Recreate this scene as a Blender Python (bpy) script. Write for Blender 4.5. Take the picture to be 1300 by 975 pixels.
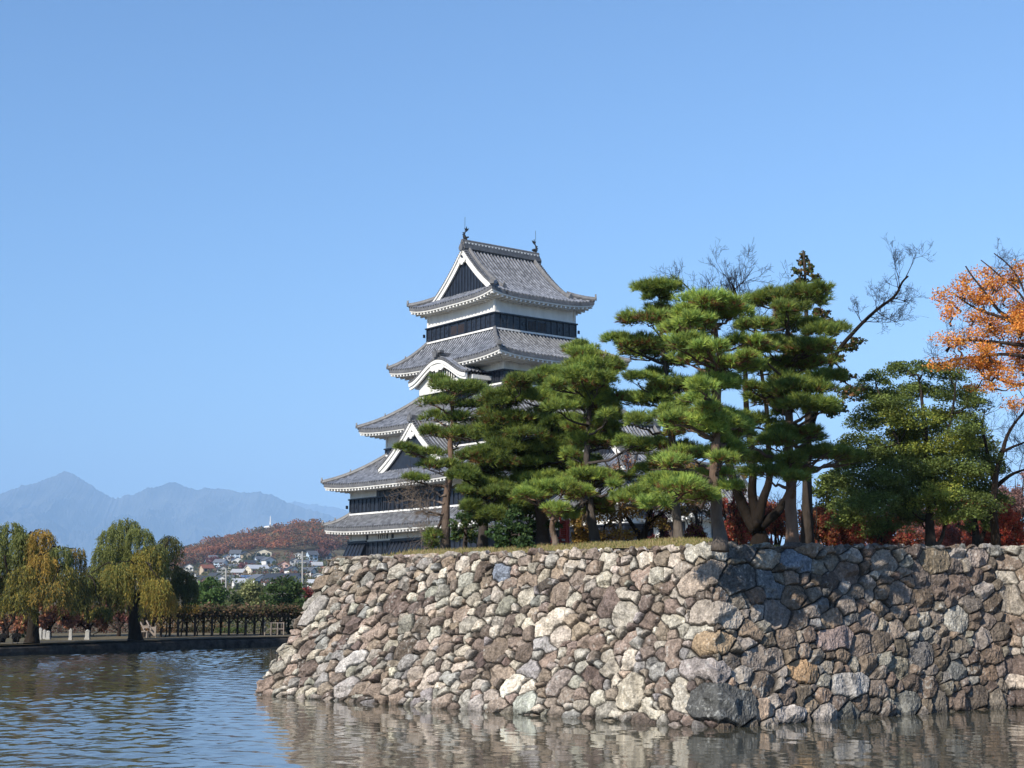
import bpy, math, random
import numpy as np
from mathutils import Vector

S = bpy.context.scene
for o in list(bpy.data.objects):
    bpy.data.objects.remove(o)

# ------------------------------------------------------------------ camera, sky, sun, exposure
FOC = 1880.0
EYE = 3.0
PITCH = math.atan((764 - 487.5) / FOC)
cam = bpy.data.cameras.new('camera')
cam.sensor_width = 36.0
cam.lens = FOC / 1300.0 * 36.0
cam.clip_start = 0.1
cam.clip_end = 90000
cam_o = bpy.data.objects.new('camera', cam)
S.collection.objects.link(cam_o)
cam_o.location = (0, 0, EYE)
cam_o.rotation_euler = (math.pi / 2 + PITCH, 0, 0)
S.camera = cam_o

SUN_EL = math.radians(35)
SUN_AZ = math.radians(219)            # clockwise from +Y: behind the viewer's left shoulder
W = bpy.data.worlds.new("World")
S.world = W
W.use_nodes = True
wn = W.node_tree
sky = wn.nodes.new('ShaderNodeTexSky')
sky.sky_type = 'NISHITA'
sky.sun_disc = False
sky.sun_elevation = SUN_EL
sky.sun_rotation = SUN_AZ
sky.altitude = 600
sky.air_density = 1.35
sky.dust_density = 0.5
sky.ozone_density = 10.0
bg = wn.nodes['Background']
bg.inputs['Strength'].default_value = 0.122
wn.links.new(sky.outputs[0], bg.inputs[0])
sl = bpy.data.lights.new('sun', 'SUN')
sl.energy = 5.0
sl.angle = math.radians(0.5)
sl.color = (1.0, 0.925, 0.80)
so = bpy.data.objects.new('sun', sl)
S.collection.objects.link(so)
sd = Vector((math.sin(SUN_AZ) * math.cos(SUN_EL), math.cos(SUN_AZ) * math.cos(SUN_EL), math.sin(SUN_EL)))
so.rotation_euler = (-sd).to_track_quat('-Z', 'Y').to_euler()
S.view_settings.view_transform = 'Standard'
S.view_settings.look = 'None'
S.view_settings.gamma = 1.0
S.view_settings.use_curve_mapping = False
S.view_settings.exposure = 0.5
S.cycles.max_bounces = 6
S.cycles.transparent_max_bounces = 8
S.cycles.volume_bounces = 1

# ------------------------------------------------------------------ helpers
CP, SP = math.cos(PITCH), math.sin(PITCH)
def at(px, py, Y):
    """point that the photograph shows at pixel (px, py), Y metres in front"""
    dx, dy = (px - 650) / FOC, -(py - 487.5) / FOC
    d = np.array([dx, CP - dy * SP, SP + dy * CP])
    return np.array([0, 0, EYE]) + d * (Y / d[1])
def on(px, py, z):
    dx, dy = (px - 650) / FOC, -(py - 487.5) / FOC
    d = np.array([dx, CP - dy * SP, SP + dy * CP])
    return np.array([0, 0, EYE]) + d * ((z - EYE) / d[2])
def rng(seed): return np.random.default_rng(seed)
def nrm(a): return a / (np.linalg.norm(a, axis=-1, keepdims=True) + 1e-12)

def _hash(ix, iy, seed):
    h = (ix.astype(np.int64) * 374761393 + iy.astype(np.int64) * 668265263 + seed * 974634777) & 0xffffffff
    h = ((h ^ (h >> 13)) * 1274126177) & 0xffffffff
    return ((h ^ (h >> 16)) & 0xffff) / 65535.0
def vn(x, y, seed=0):
    x = np.asarray(x, float); y = np.asarray(y, float)
    ix, iy = np.floor(x), np.floor(y)
    fx, fy = x - ix, y - iy
    fx = fx * fx * (3 - 2 * fx); fy = fy * fy * (3 - 2 * fy)
    a, b = _hash(ix, iy, seed), _hash(ix + 1, iy, seed)
    c, d = _hash(ix, iy + 1, seed), _hash(ix + 1, iy + 1, seed)
    return (a + (b - a) * fx) * (1 - fy) + (c + (d - c) * fx) * fy
def fbm(x, y, seed=0, o=4, ridged=False):
    t, amp, tot = 0, 1.0, 0
    for k in range(o):
        n = vn(x * 2 ** k + 17.3 * k, y * 2 ** k - 9.1 * k, seed + k)
        if ridged: n = 1 - abs(2 * n - 1)
        t = t + amp * n; tot += amp; amp *= 0.5
    return t / tot

class MB:
    """collects geometry and links it as one mesh object"""
    def __init__(s): s.V = []; s.T = []; s.Q = []; s.C = []; s.n = 0
    def raw(s, V, tris=None, quads=None, col=None):
        V = np.asarray(V, float).reshape(-1, 3)
        if tris is not None and len(tris): s.T.append(np.asarray(tris, int).reshape(-1, 3) + s.n)
        if quads is not None and len(quads): s.Q.append(np.asarray(quads, int).reshape(-1, 4) + s.n)
        s.V.append(V)
        c = np.ones((len(V), 3)) if col is None else np.broadcast_to(np.asarray(col, float), (len(V), 3))
        s.C.append(c); s.n += len(V)
    def grid(s, P, col=None, flip=False):
        P = np.asarray(P, float); a, b = P.shape[:2]
        i = np.arange(a * b).reshape(a, b)
        q = np.stack([i[:-1, :-1], i[1:, :-1], i[1:, 1:], i[:-1, 1:]], -1).reshape(-1, 4)
        if flip: q = q[:, ::-1]
        s.raw(P.reshape(-1, 3), quads=q, col=None if col is None else np.asarray(col).reshape(-1, 3) if np.ndim(col) > 1 else col)
    def box(s, c, h, X=(1, 0, 0), Y=(0, 1, 0), Z=(0, 0, 1), col=None):
        c = np.asarray(c, float); X, Y, Z = [np.asarray(k, float) for k in (X, Y, Z)]
        V = [c + X * h[0] * a + Y * h[1] * b + Z * h[2] * d for d in (-1, 1) for b in (-1, 1) for a in (-1, 1)]
        s.raw(V, quads=[(0, 2, 3, 1), (4, 5, 7, 6), (0, 1, 5, 4), (2, 6, 7, 3), (0, 4, 6, 2), (1, 3, 7, 5)], col=col)
    def hexa(s, V, col=None):
        s.raw(V, quads=[(0, 2, 3, 1), (4, 5, 7, 6), (0, 1, 5, 4), (2, 6, 7, 3), (0, 4, 6, 2), (1, 3, 7, 5)], col=col)
    def tube(s, pts, rad, n=6, col=None, cap=True, jit=0, R=None):
        pts = np.asarray(pts, float); m = len(pts)
        rad = np.broadcast_to(np.asarray(rad, float), (m,))
        t = nrm(np.gradient(pts, axis=0))
        ref = np.array([0, 0, 1.0]) if abs(t[0][2]) < .8 else np.array([1.0, 0, 0])
        a = nrm(np.cross(t, ref)); b = np.cross(t, a)
        ang = np.linspace(0, 2 * np.pi, n, endpoint=False)
        rr = rad[:, None] * np.ones(n)
        if jit: rr = rr * (1 + jit * (R.random((m, n)) - .5))
        P = pts[:, None, :] + rr[..., None] * (np.cos(ang)[None, :, None] * a[:, None, :] + np.sin(ang)[None, :, None] * b[:, None, :])
        i = np.arange(m * n).reshape(m, n); j = np.roll(i, -1, 1)
        q = np.stack([i[:-1], j[:-1], j[1:], i[1:]], -1).reshape(-1, 4)
        V = P.reshape(-1, 3); T = []
        if cap:
            V = np.vstack([V, pts[:1], pts[-1:]])
            for k in range(n):
                T.append((m * n, j[0][k], i[0][k])); T.append((m * n + 1, i[-1][k], j[-1][k]))
        s.raw(V, tris=T, quads=q, col=col)
    def prism(s, poly, X, Y, D, o, col=None):
        """polygon (2d points) in the plane o + x*X + y*Y, extruded by vector D"""
        poly = np.asarray(poly, float); n = len(poly)
        X, Y, D, o = [np.asarray(k, float) for k in (X, Y, D, o)]
        A = o + poly[:, :1] * X + poly[:, 1:] * Y
        V = np.vstack([A, A + D]); q = [(k, (k + 1) % n, (k + 1) % n + n, k + n) for k in range(n)]
        s.raw(V, quads=q, col=col)
        import mathutils
        tri = mathutils.geometry.tessellate_polygon([[Vector((p[0], p[1], 0)) for p in poly]])
        s.raw(A, tris=[t for t in tri], col=col)
        s.raw(A + D, tris=[(t[2], t[1], t[0]) for t in tri], col=col)
    def build(s, name, mat, parent=None, smooth=False):
        V = np.vstack(s.V); T = np.vstack(s.T) if s.T else np.zeros((0, 3), int); Q = np.vstack(s.Q) if s.Q else np.zeros((0, 4), int)
        me = bpy.data.meshes.new(name)
        me.vertices.add(len(V)); me.vertices.foreach_set('co', V.astype(np.float32).ravel())
        nl = T.size + Q.size
        me.loops.add(nl); me.loops.foreach_set('vertex_index', np.concatenate([T.ravel(), Q.ravel()]).astype(np.int32))
        npoly = len(T) + len(Q); me.polygons.add(npoly)
        st = np.concatenate([np.arange(len(T)) * 3, T.size + np.arange(len(Q)) * 4]).astype(np.int32)
        me.polygons.foreach_set('loop_start', st)
        me.polygons.foreach_set('use_smooth', np.full(npoly, smooth))
        C = np.hstack([np.vstack(s.C), np.ones((len(V), 1))]).astype(np.float32)
        ca = me.color_attributes.new('tint', 'FLOAT_COLOR', 'POINT'); ca.data.foreach_set('color', C.ravel())
        me.update(calc_edges=True); me.validate()
        if isinstance(mat, str): mat = M[mat]
        me.materials.append(mat)
        o = bpy.data.objects.new(name, me); S.collection.objects.link(o)
        if parent is not None:
            o.parent = parent
            o.matrix_parent_inverse = parent.matrix_basis.inverted() if False else o.matrix_parent_inverse
            o.location = -Vector(parent.get('_o', (0, 0, 0)))
        return o

def tag(o, label=None, cat=None, group=None, kind=None):
    if label: o['label'] = label
    if cat: o['category'] = cat
    if group: o['group'] = group
    if kind: o['kind'] = kind
    return o
def empty(name, loc, label, cat, group=None):
    o = bpy.data.objects.new(name, None); S.collection.objects.link(o)
    o.location = [float(k) for k in loc]; o['_o'] = [float(k) for k in loc]
    o.empty_display_size = .3
    return tag(o, label, cat, group)

# ------------------------------------------------------------------ materials
M = {}
def material(name, col, rough=.8, var=.25, scale=4.0, bump=0.0, bscale=30.0, tint=False, spec=.3, trans=0.0, hue=None, detail=6, stretch=None):
    m = bpy.data.materials.new(name); m.use_nodes = True; M[name] = m
    nt = m.node_tree; N = nt.nodes; L = nt.links
    b = N['Principled BSDF']; b.inputs['Roughness'].default_value = rough
    b.inputs['Specular IOR Level'].default_value = spec
    tc = N.new('ShaderNodeTexCoord'); vec = tc.outputs['Object']
    if stretch:
        mp = N.new('ShaderNodeMapping'); mp.inputs['Scale'].default_value = stretch; L.new(vec, mp.inputs[0]); vec = mp.outputs[0]
    nz = N.new('ShaderNodeTexNoise'); nz.inputs['Scale'].default_value = scale; nz.inputs['Detail'].default_value = detail
    nz.inputs['Roughness'].default_value = .65
    L.new(vec, nz.inputs['Vector'])
    rp = N.new('ShaderNodeValToRGB')
    c0 = [max(0, k * (1 - var)) for k in col]; c1 = [min(1, k * (1 + var)) for k in (hue or col)]
    rp.color_ramp.elements[0].position = .3; rp.color_ramp.elements[1].position = .7
    rp.color_ramp.elements[0].color = (*c0, 1); rp.color_ramp.elements[1].color = (*c1, 1)
    L.new(nz.outputs['Fac'], rp.inputs[0]); out = rp.outputs[0]
    if tint:
        at_ = N.new('ShaderNodeAttribute'); at_.attribute_name = 'tint'
        mx = N.new('ShaderNodeMix'); mx.data_type = 'RGBA'; mx.blend_type = 'MULTIPLY'; mx.inputs[0].default_value = 1
        L.new(out, mx.inputs[6]); L.new(at_.outputs['Color'], mx.inputs[7]); out = mx.outputs[2]
    L.new(out, b.inputs['Base Color'])
    if bump:
        n2 = N.new('ShaderNodeTexNoise'); n2.inputs['Scale'].default_value = bscale; n2.inputs['Detail'].default_value = 5
        L.new(vec, n2.inputs['Vector'])
        bp = N.new('ShaderNodeBump'); bp.inputs['Strength'].default_value = min(1, bump); bp.inputs['Distance'].default_value = .03 * max(1, bump)
        L.new(n2.outputs['Fac'], bp.inputs['Height']); L.new(bp.outputs[0], b.inputs['Normal'])
    if trans:
        tr = N.new('ShaderNodeBsdfTranslucent'); L.new(out, tr.inputs[0])
        ms = N.new('ShaderNodeMixShader'); ms.inputs[0].default_value = trans
        L.new(b.outputs[0], ms.inputs[1]); L.new(tr.outputs[0], ms.inputs[2])
        L.new(ms.outputs[0], N['Material Output'].inputs['Surface'])
    return m

material('stone', (1, 1, 1), .85, .42, 9, 1.4, 22, tint=True, spec=.25)
def speckle(name, scale, lo, hi):
    nt = M[name].node_tree; N = nt.nodes; L = nt.links; b = N['Principled BSDF']; src = b.inputs['Base Color'].links[0].from_socket
    nz = N.new('ShaderNodeTexNoise'); nz.inputs['Scale'].default_value = scale; nz.inputs['Detail'].default_value = 4; nz.inputs['Roughness'].default_value = .7
    tc = [n for n in N if n.type == 'TEX_COORD'][0]; L.new(tc.outputs['Object'], nz.inputs['Vector'])
    mr = N.new('ShaderNodeMapRange'); mr.inputs['From Min'].default_value = .35; mr.inputs['From Max'].default_value = .68; mr.inputs['To Min'].default_value = lo; mr.inputs['To Max'].default_value = hi
    L.new(nz.outputs['Fac'], mr.inputs['Value'])
    mx = N.new('ShaderNodeMix'); mx.data_type = 'RGBA'; mx.blend_type = 'MULTIPLY'; mx.inputs[0].default_value = 1
    L.new(src, mx.inputs[6]); L.new(mr.outputs[0], mx.inputs[7]); L.new(mx.outputs[2], b.inputs['Base Color'])
speckle('stone', 16, .62, 1.42)
material('plaster', (.69, .68, .655), .8, .14, .9, .1, 20, stretch=(1.6, 1.6, .35))
material('black_boards', (.016, .02, .03), .38, .4, 3, .2, 8, spec=.5)
material('shutter_wood', (.055, .036, .028), .7, .3, 6)
material('lattice_dark', (.008, .008, .01), .6, .2, 6)
material('roof_tile', (.135, .145, .165), .42, .5, 2.2, .4, 14, hue=(.215, .222, .24), spec=.5, tint=True)
M['roof_tile'].node_tree.nodes['Principled BSDF'].inputs['Metallic'].default_value = .55
material('ridge_tile', (.12, .12, .125), .55, .4, 3, .3, 14, spec=.45)
material('bronze', (.03, .032, .034), .5, .3, 6)
material('pine_bark', (1, 1, 1), .9, .45, 5, 1.6, 14, tint=True, stretch=(1, 1, .35), spec=.1)
material('bark', (.045, .036, .03), .9, .4, 6, 1.0, 16, tint=True, stretch=(1, 1, .4), spec=.1)
material('needles', (1, 1, 1), .65, .2, 1.5, tint=True, trans=.22, spec=.25)
material('leaves', (1, 1, 1), .65, .15, 1.5, tint=True, trans=.38, spec=.2)
material('dry_lawn', (.25, .21, .09), .95, .35, .7, 1.0, 25, hue=(.30, .24, .13), spec=.05)
material('soil', (.11, .085, .06), .95, .3, .5, .8, 8, spec=.05)
material('blades', (1, 1, 1), .9, .2, 2, tint=True, trans=.2, spec=.05)
material('paving', (.13, .115, .095), .9, .2, .4, .4, 12, spec=.1)
material('bank_stone', (.045, .04, .036), .9, .6, 2.2, 1.6, 3, spec=.1)
material('bed', (.05, .045, .03), 1, .2, 1)
material('timber', (.045, .036, .03), .8, .35, 5, spec=.15)
material('pale_timber', (.24, .2, .17), .8, .2, 5)
material('white_paint', (.75, .75, .73), .7, .08, 1)
material('vermilion', (.30, .03, .018), .5, .2, 3)
material('house_wall', (1, 1, 1), .8, .08, .2, tint=True)
material('house_roof', (1, 1, 1), .6, .2, .5, tint=True)
material('pane', (.03, .035, .045), .2, .2, .5, spec=.5)
material('hill_floor', (.10, .09, .045), .95, .3, .05, hue=(.12, .09, .05))
material('granite', (.35, .34, .32), .85, .2, 3, .5, 20)
material('cloth', (1, 1, 1), .9, .1, 4, tint=True)

def srgb(*c): return np.array([((k / 255 + .055) / 1.055) ** 2.4 if k > 10 else k / 255 / 12.92 for k in c])

# mountains: pale rock streaks high up, forest below
m = material('mountain_rock', (.045, .055, .06), .95, .5, .0016, hue=(.10, .10, .095), spec=.0)
nt = m.node_tree
def water_material():
    m = bpy.data.materials.new('moat_water'); m.use_nodes = True; M['moat_water'] = m
    nt = m.node_tree; N = nt.nodes; L = nt.links
    b = N['Principled BSDF']
    b.inputs['Base Color'].default_value = (.062, .060, .043, 1)
    b.inputs['Roughness'].default_value = .04; b.inputs['IOR'].default_value = 1.5
    b.inputs['Specular IOR Level'].default_value = .5
    g = N.new('ShaderNodeNewGeometry')
    mp = N.new('ShaderNodeMapping'); mp.inputs['Scale'].default_value = (1, 1.0, 1); mp.inputs['Rotation'].default_value = (0, 0, math.radians(-12))
    L.new(g.outputs['Position'], mp.inputs[0])
    n1 = N.new('ShaderNodeTexNoise'); n1.inputs['Scale'].default_value = 1.5; n1.inputs['Detail'].default_value = 3; n1.inputs['Distortion'].default_value = .6
    n2 = N.new('ShaderNodeTexNoise'); n2.inputs['Scale'].default_value = 4.0; n2.inputs['Detail'].default_value = 3
    n3 = N.new('ShaderNodeTexNoise'); n3.inputs['Scale'].default_value = .09; n3.inputs['Detail'].default_value = 2
    for n in (n1, n2): L.new(mp.outputs[0], n.inputs['Vector'])
    L.new(g.outputs['Position'], n3.inputs['Vector'])
    # ripples are stronger out on the open water to the left than in the lee of the wall
    sx = N.new('ShaderNodeSeparateXYZ'); L.new(g.outputs['Position'], sx.inputs[0])
    ax = N.new('ShaderNodeMath'); ax.operation = 'MULTIPLY_ADD'; ax.inputs[1].default_value = .177; L.new(sx.outputs['Y'], ax.inputs[0])
    mr = N.new('ShaderNodeMapRange'); mr.inputs['From Min'].default_value = 3.0; mr.inputs['From Max'].default_value = -3.5
    L.new(sx.outputs['X'], ax.inputs[2]); L.new(ax.outputs[0], mr.inputs['Value'])
    mr.inputs['To Min'].default_value = .16; mr.inputs['To Max'].default_value = 1.0
    ad = N.new('ShaderNodeMath'); ad.operation = 'MULTIPLY_ADD'; ad.inputs[1].default_value = .35
    L.new(n2.outputs['Fac'], ad.inputs[0]); L.new(n1.outputs['Fac'], ad.inputs[2])
    r3 = N.new('ShaderNodeMapRange'); r3.inputs['From Min'].default_value = .35; r3.inputs['From Max'].default_value = .65; r3.inputs['To Min'].default_value = .2; r3.inputs['To Max'].default_value = 1.25
    L.new(n3.outputs['Fac'], r3.inputs['Value'])
    mm = N.new('ShaderNodeMath'); mm.operation = 'MULTIPLY'; L.new(mr.outputs[0], mm.inputs[0]); L.new(r3.outputs[0], mm.inputs[1])
    hh = N.new('ShaderNodeMath'); hh.operation = 'MULTIPLY'; L.new(ad.outputs[0], hh.inputs[0]); L.new(mm.outputs[0], hh.inputs[1])
    bp = N.new('ShaderNodeBump'); bp.inputs['Strength'].default_value = 1.0; bp.inputs['Distance'].default_value = .022
    L.new(hh.outputs[0], bp.inputs['Height']); L.new(bp.outputs[0], b.inputs['Normal'])
water_material()

# ------------------------------------------------------------------ ground, water, hills, mountains, haze
def sheet(name, pts, mat, z=None, kind='structure'):
    mb = MB(); P = np.array(pts, float)
    if P.shape[1] == 2: P = np.hstack([P, np.full((len(P), 1), z)])
    mb.raw(P)
    me = bpy.data.meshes.new(name); me.from_pydata([tuple(p) for p in P], [], [tuple(range(len(P)))])
    me.materials.append(M[mat]); o = bpy.data.objects.new(name, me); S.collection.objects.link(o)
    return tag(o, kind=kind)

sheet('ground', [(-60000, -800), (60000, -800), (60000, 70000), (-60000, 70000)], 'bed', -1.6)
# the moat: one sheet whose open part carries real wind ripples, calmer in the lee of the rampart
def moat():
    x0, x1, y0, y1, st = -38.0, 20.0, 20.0, 112.0, .08
    xs, ys = np.arange(x0, x1 + st / 2, st), np.arange(y0, y1 + st / 2, st)
    X, Y = np.meshgrid(xs, ys, indexing='ij'); Z = np.zeros_like(X); R = rng(17); tot = 0
    for k in range(46):
        lam = .38 * (4.0 ** R.random()); th = math.radians(205) + R.normal() * .75; kk = 2 * math.pi / lam
        sl_ = lam ** .15; tot += sl_ * sl_ / 2
        Z += sl_ / kk * np.sin(kk * (X * math.cos(th) + Y * math.sin(th)) + R.uniform(0, 6.28) + 1.2 * vn(X * .12, Y * .12, 200 + k))
    Z /= math.sqrt(tot)
    lee = np.clip((X + .177 * Y + 3.0) / 6.0, 0, 1)
    patch = np.clip((fbm(X * .10, Y * .05, 7, 3) - .36) / .26, 0, 1)
    far = np.clip((Y - 40) / 45, 0, 1)
    slope = (.036 + .055 * patch + .022 * far) * (1 - lee) + .008 * lee
    edge = np.clip(np.minimum(np.minimum(X - x0, x1 - X), np.minimum(Y - y0, y1 - Y)) / 2, 0, 1)
    mb = MB(); mb.grid(np.stack([X, Y, Z * slope * edge], -1))
    e = [(-120, -60), (x0, y0), (x1, y0), (160, -60), (160, 200), (x1, ys[-1]), (x0, ys[-1]), (-120, 200)]
    mb.raw([(*p, 0) for p in e], quads=[(0, 3, 2, 1), (3, 4, 5, 2), (4, 7, 6, 5), (7, 0, 1, 6)])
    tag(mb.build('water', 'moat_water', smooth=True), kind='structure')
moat()

BANK = [(-75, 22), (-44, 60), (-33, 78), (-28.6, 84), (-24, 91.5), (-20, 98), (-16.2, 103.3), (-8, 113), (6, 128), (30, 150), (90, 170)]
BANK = np.array(BANK, float)
def hillz(X, Y):
    """town slope and wooded hill behind the far bank"""
    Y = np.asarray(Y, float); px = 650 + np.asarray(X, float) / np.maximum(Y, 1) * FOC
    ridge = np.interp(px, [-400, 60, 150, 200, 240, 270, 290, 320, 345, 365, 385, 410, 470, 600, 900, 1500],
                      [758, 752, 742, 728, 709, 700, 694, 689, 685, 680, 676, 678, 684, 700, 720, 740])
    zr = (764 - ridge) / FOC * 1500.0
    f = np.clip((Y - 330) / 1170.0, 0, 1)
    f = .35 * f + .65 * f ** 2.1
    back = np.clip(1 - (Y - 1500) / 1500.0, 0, 1)
    return .6 + (zr + 1.5) * f * np.where(Y > 1500, back ** 1.5, 1)
# the far bank and everything behind it: one sheet that rises into the hill
rows = np.concatenate([[0, .6, 2, 5, 10, 20, 40, 80, 140, 220], np.linspace(300, 1700, 40), np.linspace(1900, 3300, 8), [6000, 14000, 40000]])
dense = np.array([BANK[0] + (BANK[-1] - BANK[0]) * 0] + []).tolist()
seg = []
for a, b in zip(BANK[:-1], BANK[1:]):
    n = max(2, int(np.linalg.norm(b - a) / 4))
    for k in range(n): seg.append(a + (b - a) * k / n)
seg.append(BANK[-1]); seg = np.array(seg)
dirs = nrm(seg - np.array([0, 0.0]))
Pg = np.zeros((len(rows), len(seg), 3))
for r, w in enumerate(rows):
    q = seg + dirs * w
    Pg[r, :, :2] = q
    Pg[r, :, 2] = np.where(w < 200, .6, hillz(q[:, 0], q[:, 1])) + (fbm(q[:, 0] * .2, q[:, 1] * .2, 3) - .5) * (.15 if 2 < w < 300 else (3 if w >= 300 else 0))
mb = MB(); mb.grid(Pg, flip=True); o = mb.build('land', 'hill_floor', smooth=True); tag(o, kind='structure')
# stone kerb that edges the bank down into the water
mb = MB()
nrmb = np.stack([seg * 0 + 1], 0)
prof = [(-.25, -1.5), (-.2, .2), (-.12, .42), (.0, .50), (.55, .615), (.55, .2)]
Pk = np.zeros((len(prof), len(seg), 3))
R = rng(2)
jz = (R.random(len(seg)) - .5) * .06
for i, (w, z) in enumerate(prof):
    Pk[i, :, :2] = seg + dirs * w; Pk[i, :, 2] = z + jz
mb.grid(Pk); o = mb.build('bank_kerb', 'bank_stone')
tag(o, 'dark stone kerb edging the far bank of the moat', 'kerb')
# trodden path strip under the willows
Pp = np.zeros((2, len(seg), 3)); 
for i, w in enumerate((.62, 2.2)): Pp[i, :, :2] = seg + dirs * w; Pp[i, :, 2] = .69
mb = MB(); mb.grid(Pp, flip=True); tag(mb.build('path', 'paving'), kind='structure')

def mountains(name, Y0, depth, prof, cols, rows_, seed, amp):
    px = np.linspace(prof[0][0], prof[-1][0], cols)
    py = np.interp(px, [p[0] for p in prof], [p[1] for p in prof])
    py = py + (fbm(px * .10, px * 0, seed, 5) - .5) * 4 + (fbm(px * .5, px * 0 + 4, seed + 9, 3) - .5) * 3.6
    crest = (764 - py) / FOC
    fr = np.linspace(0, 1, rows_)
    P = np.zeros((rows_, cols, 3))
    for r, f in enumerate(fr):
        Y = Y0 - depth * (1 - f) if f <= .88 else Y0 - depth * .12 + depth * .5 * (f - .88)
        g = f / .88 if f <= .88 else 1 - (f - .88) / .12 * .45
        X = (px - 650) / FOC * (Y0 - depth * .12)
        hmax = crest * (Y0 - depth * .12)
        wx = X / 1000.0 + (fbm(X / 2500.0, np.full(cols, Y / 2500.0), seed + 3) - .5) * 2.2
        rid = fbm(wx * .75, np.full(cols, Y / 1000.0 * .22), seed + 5, 6, ridged=True)
        cut = amp * (1 - rid) * 4 * g * (1 - g) ** .7 if f <= .88 else 0
        base = g ** 1.25
        P[r, :, 0] = X; P[r, :, 1] = Y
        P[r, :, 2] = np.maximum(hmax * base - hmax * cut, -1) + EYE
    mb = MB(); mb.grid(P, flip=True); o = mb.build(name, 'mountain_rock', smooth=False)
    return tag(o, kind='structure')
mountains('mountains', 23000, 11000, [(-420, 700), (-200, 672), (-100, 655), (-40, 640), (0, 627), (25, 618), (50, 611), (64, 605), (74, 601), (81, 597.5), (92, 602), (108, 612), (125, 623), (146, 633), (165, 629),
    (185, 621), (200, 619), (212, 614), (221, 612), (232, 617), (246, 623), (262, 620), (276, 621), (292, 622), (308, 626), (330, 625), (345, 629), (360, 636), (400, 650), (450, 664), (560, 690), (700, 715), (900, 735), (1200, 752)],
    800, 170, 11, .8)
mountains('far_mountains', 31000, 9000, [(150, 720), (250, 680), (320, 648), (350, 639), (375, 636), (395, 639), (415, 641), (440, 647), (480, 660), (560, 684), (700, 705), (1000, 730), (1300, 745)], 420, 70, 31, .3)

mb = MB()
mb.box((0, 17500, 1448), (24000, 18700, 1452))
hz = mb.build('haze', 'bed'); tag(hz, kind='stuff')
vm = bpy.data.materials.new('haze_air'); vm.use_nodes = True
vm.node_tree.nodes.remove(vm.node_tree.nodes['Principled BSDF'])
pv = vm.node_tree.nodes.new('ShaderNodeVolumePrincipled')
pv.inputs['Color'].default_value = (.42, .67, 1.0, 1)
pv.inputs['Density'].default_value = 6.6e-5
pv.inputs['Anisotropy'].default_value = -0.3
vm.node_tree.links.new(pv.outputs[0], vm.node_tree.nodes['Material Output'].inputs['Volume'])
hz.data.materials.clear(); hz.data.materials.append(vm)

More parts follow.
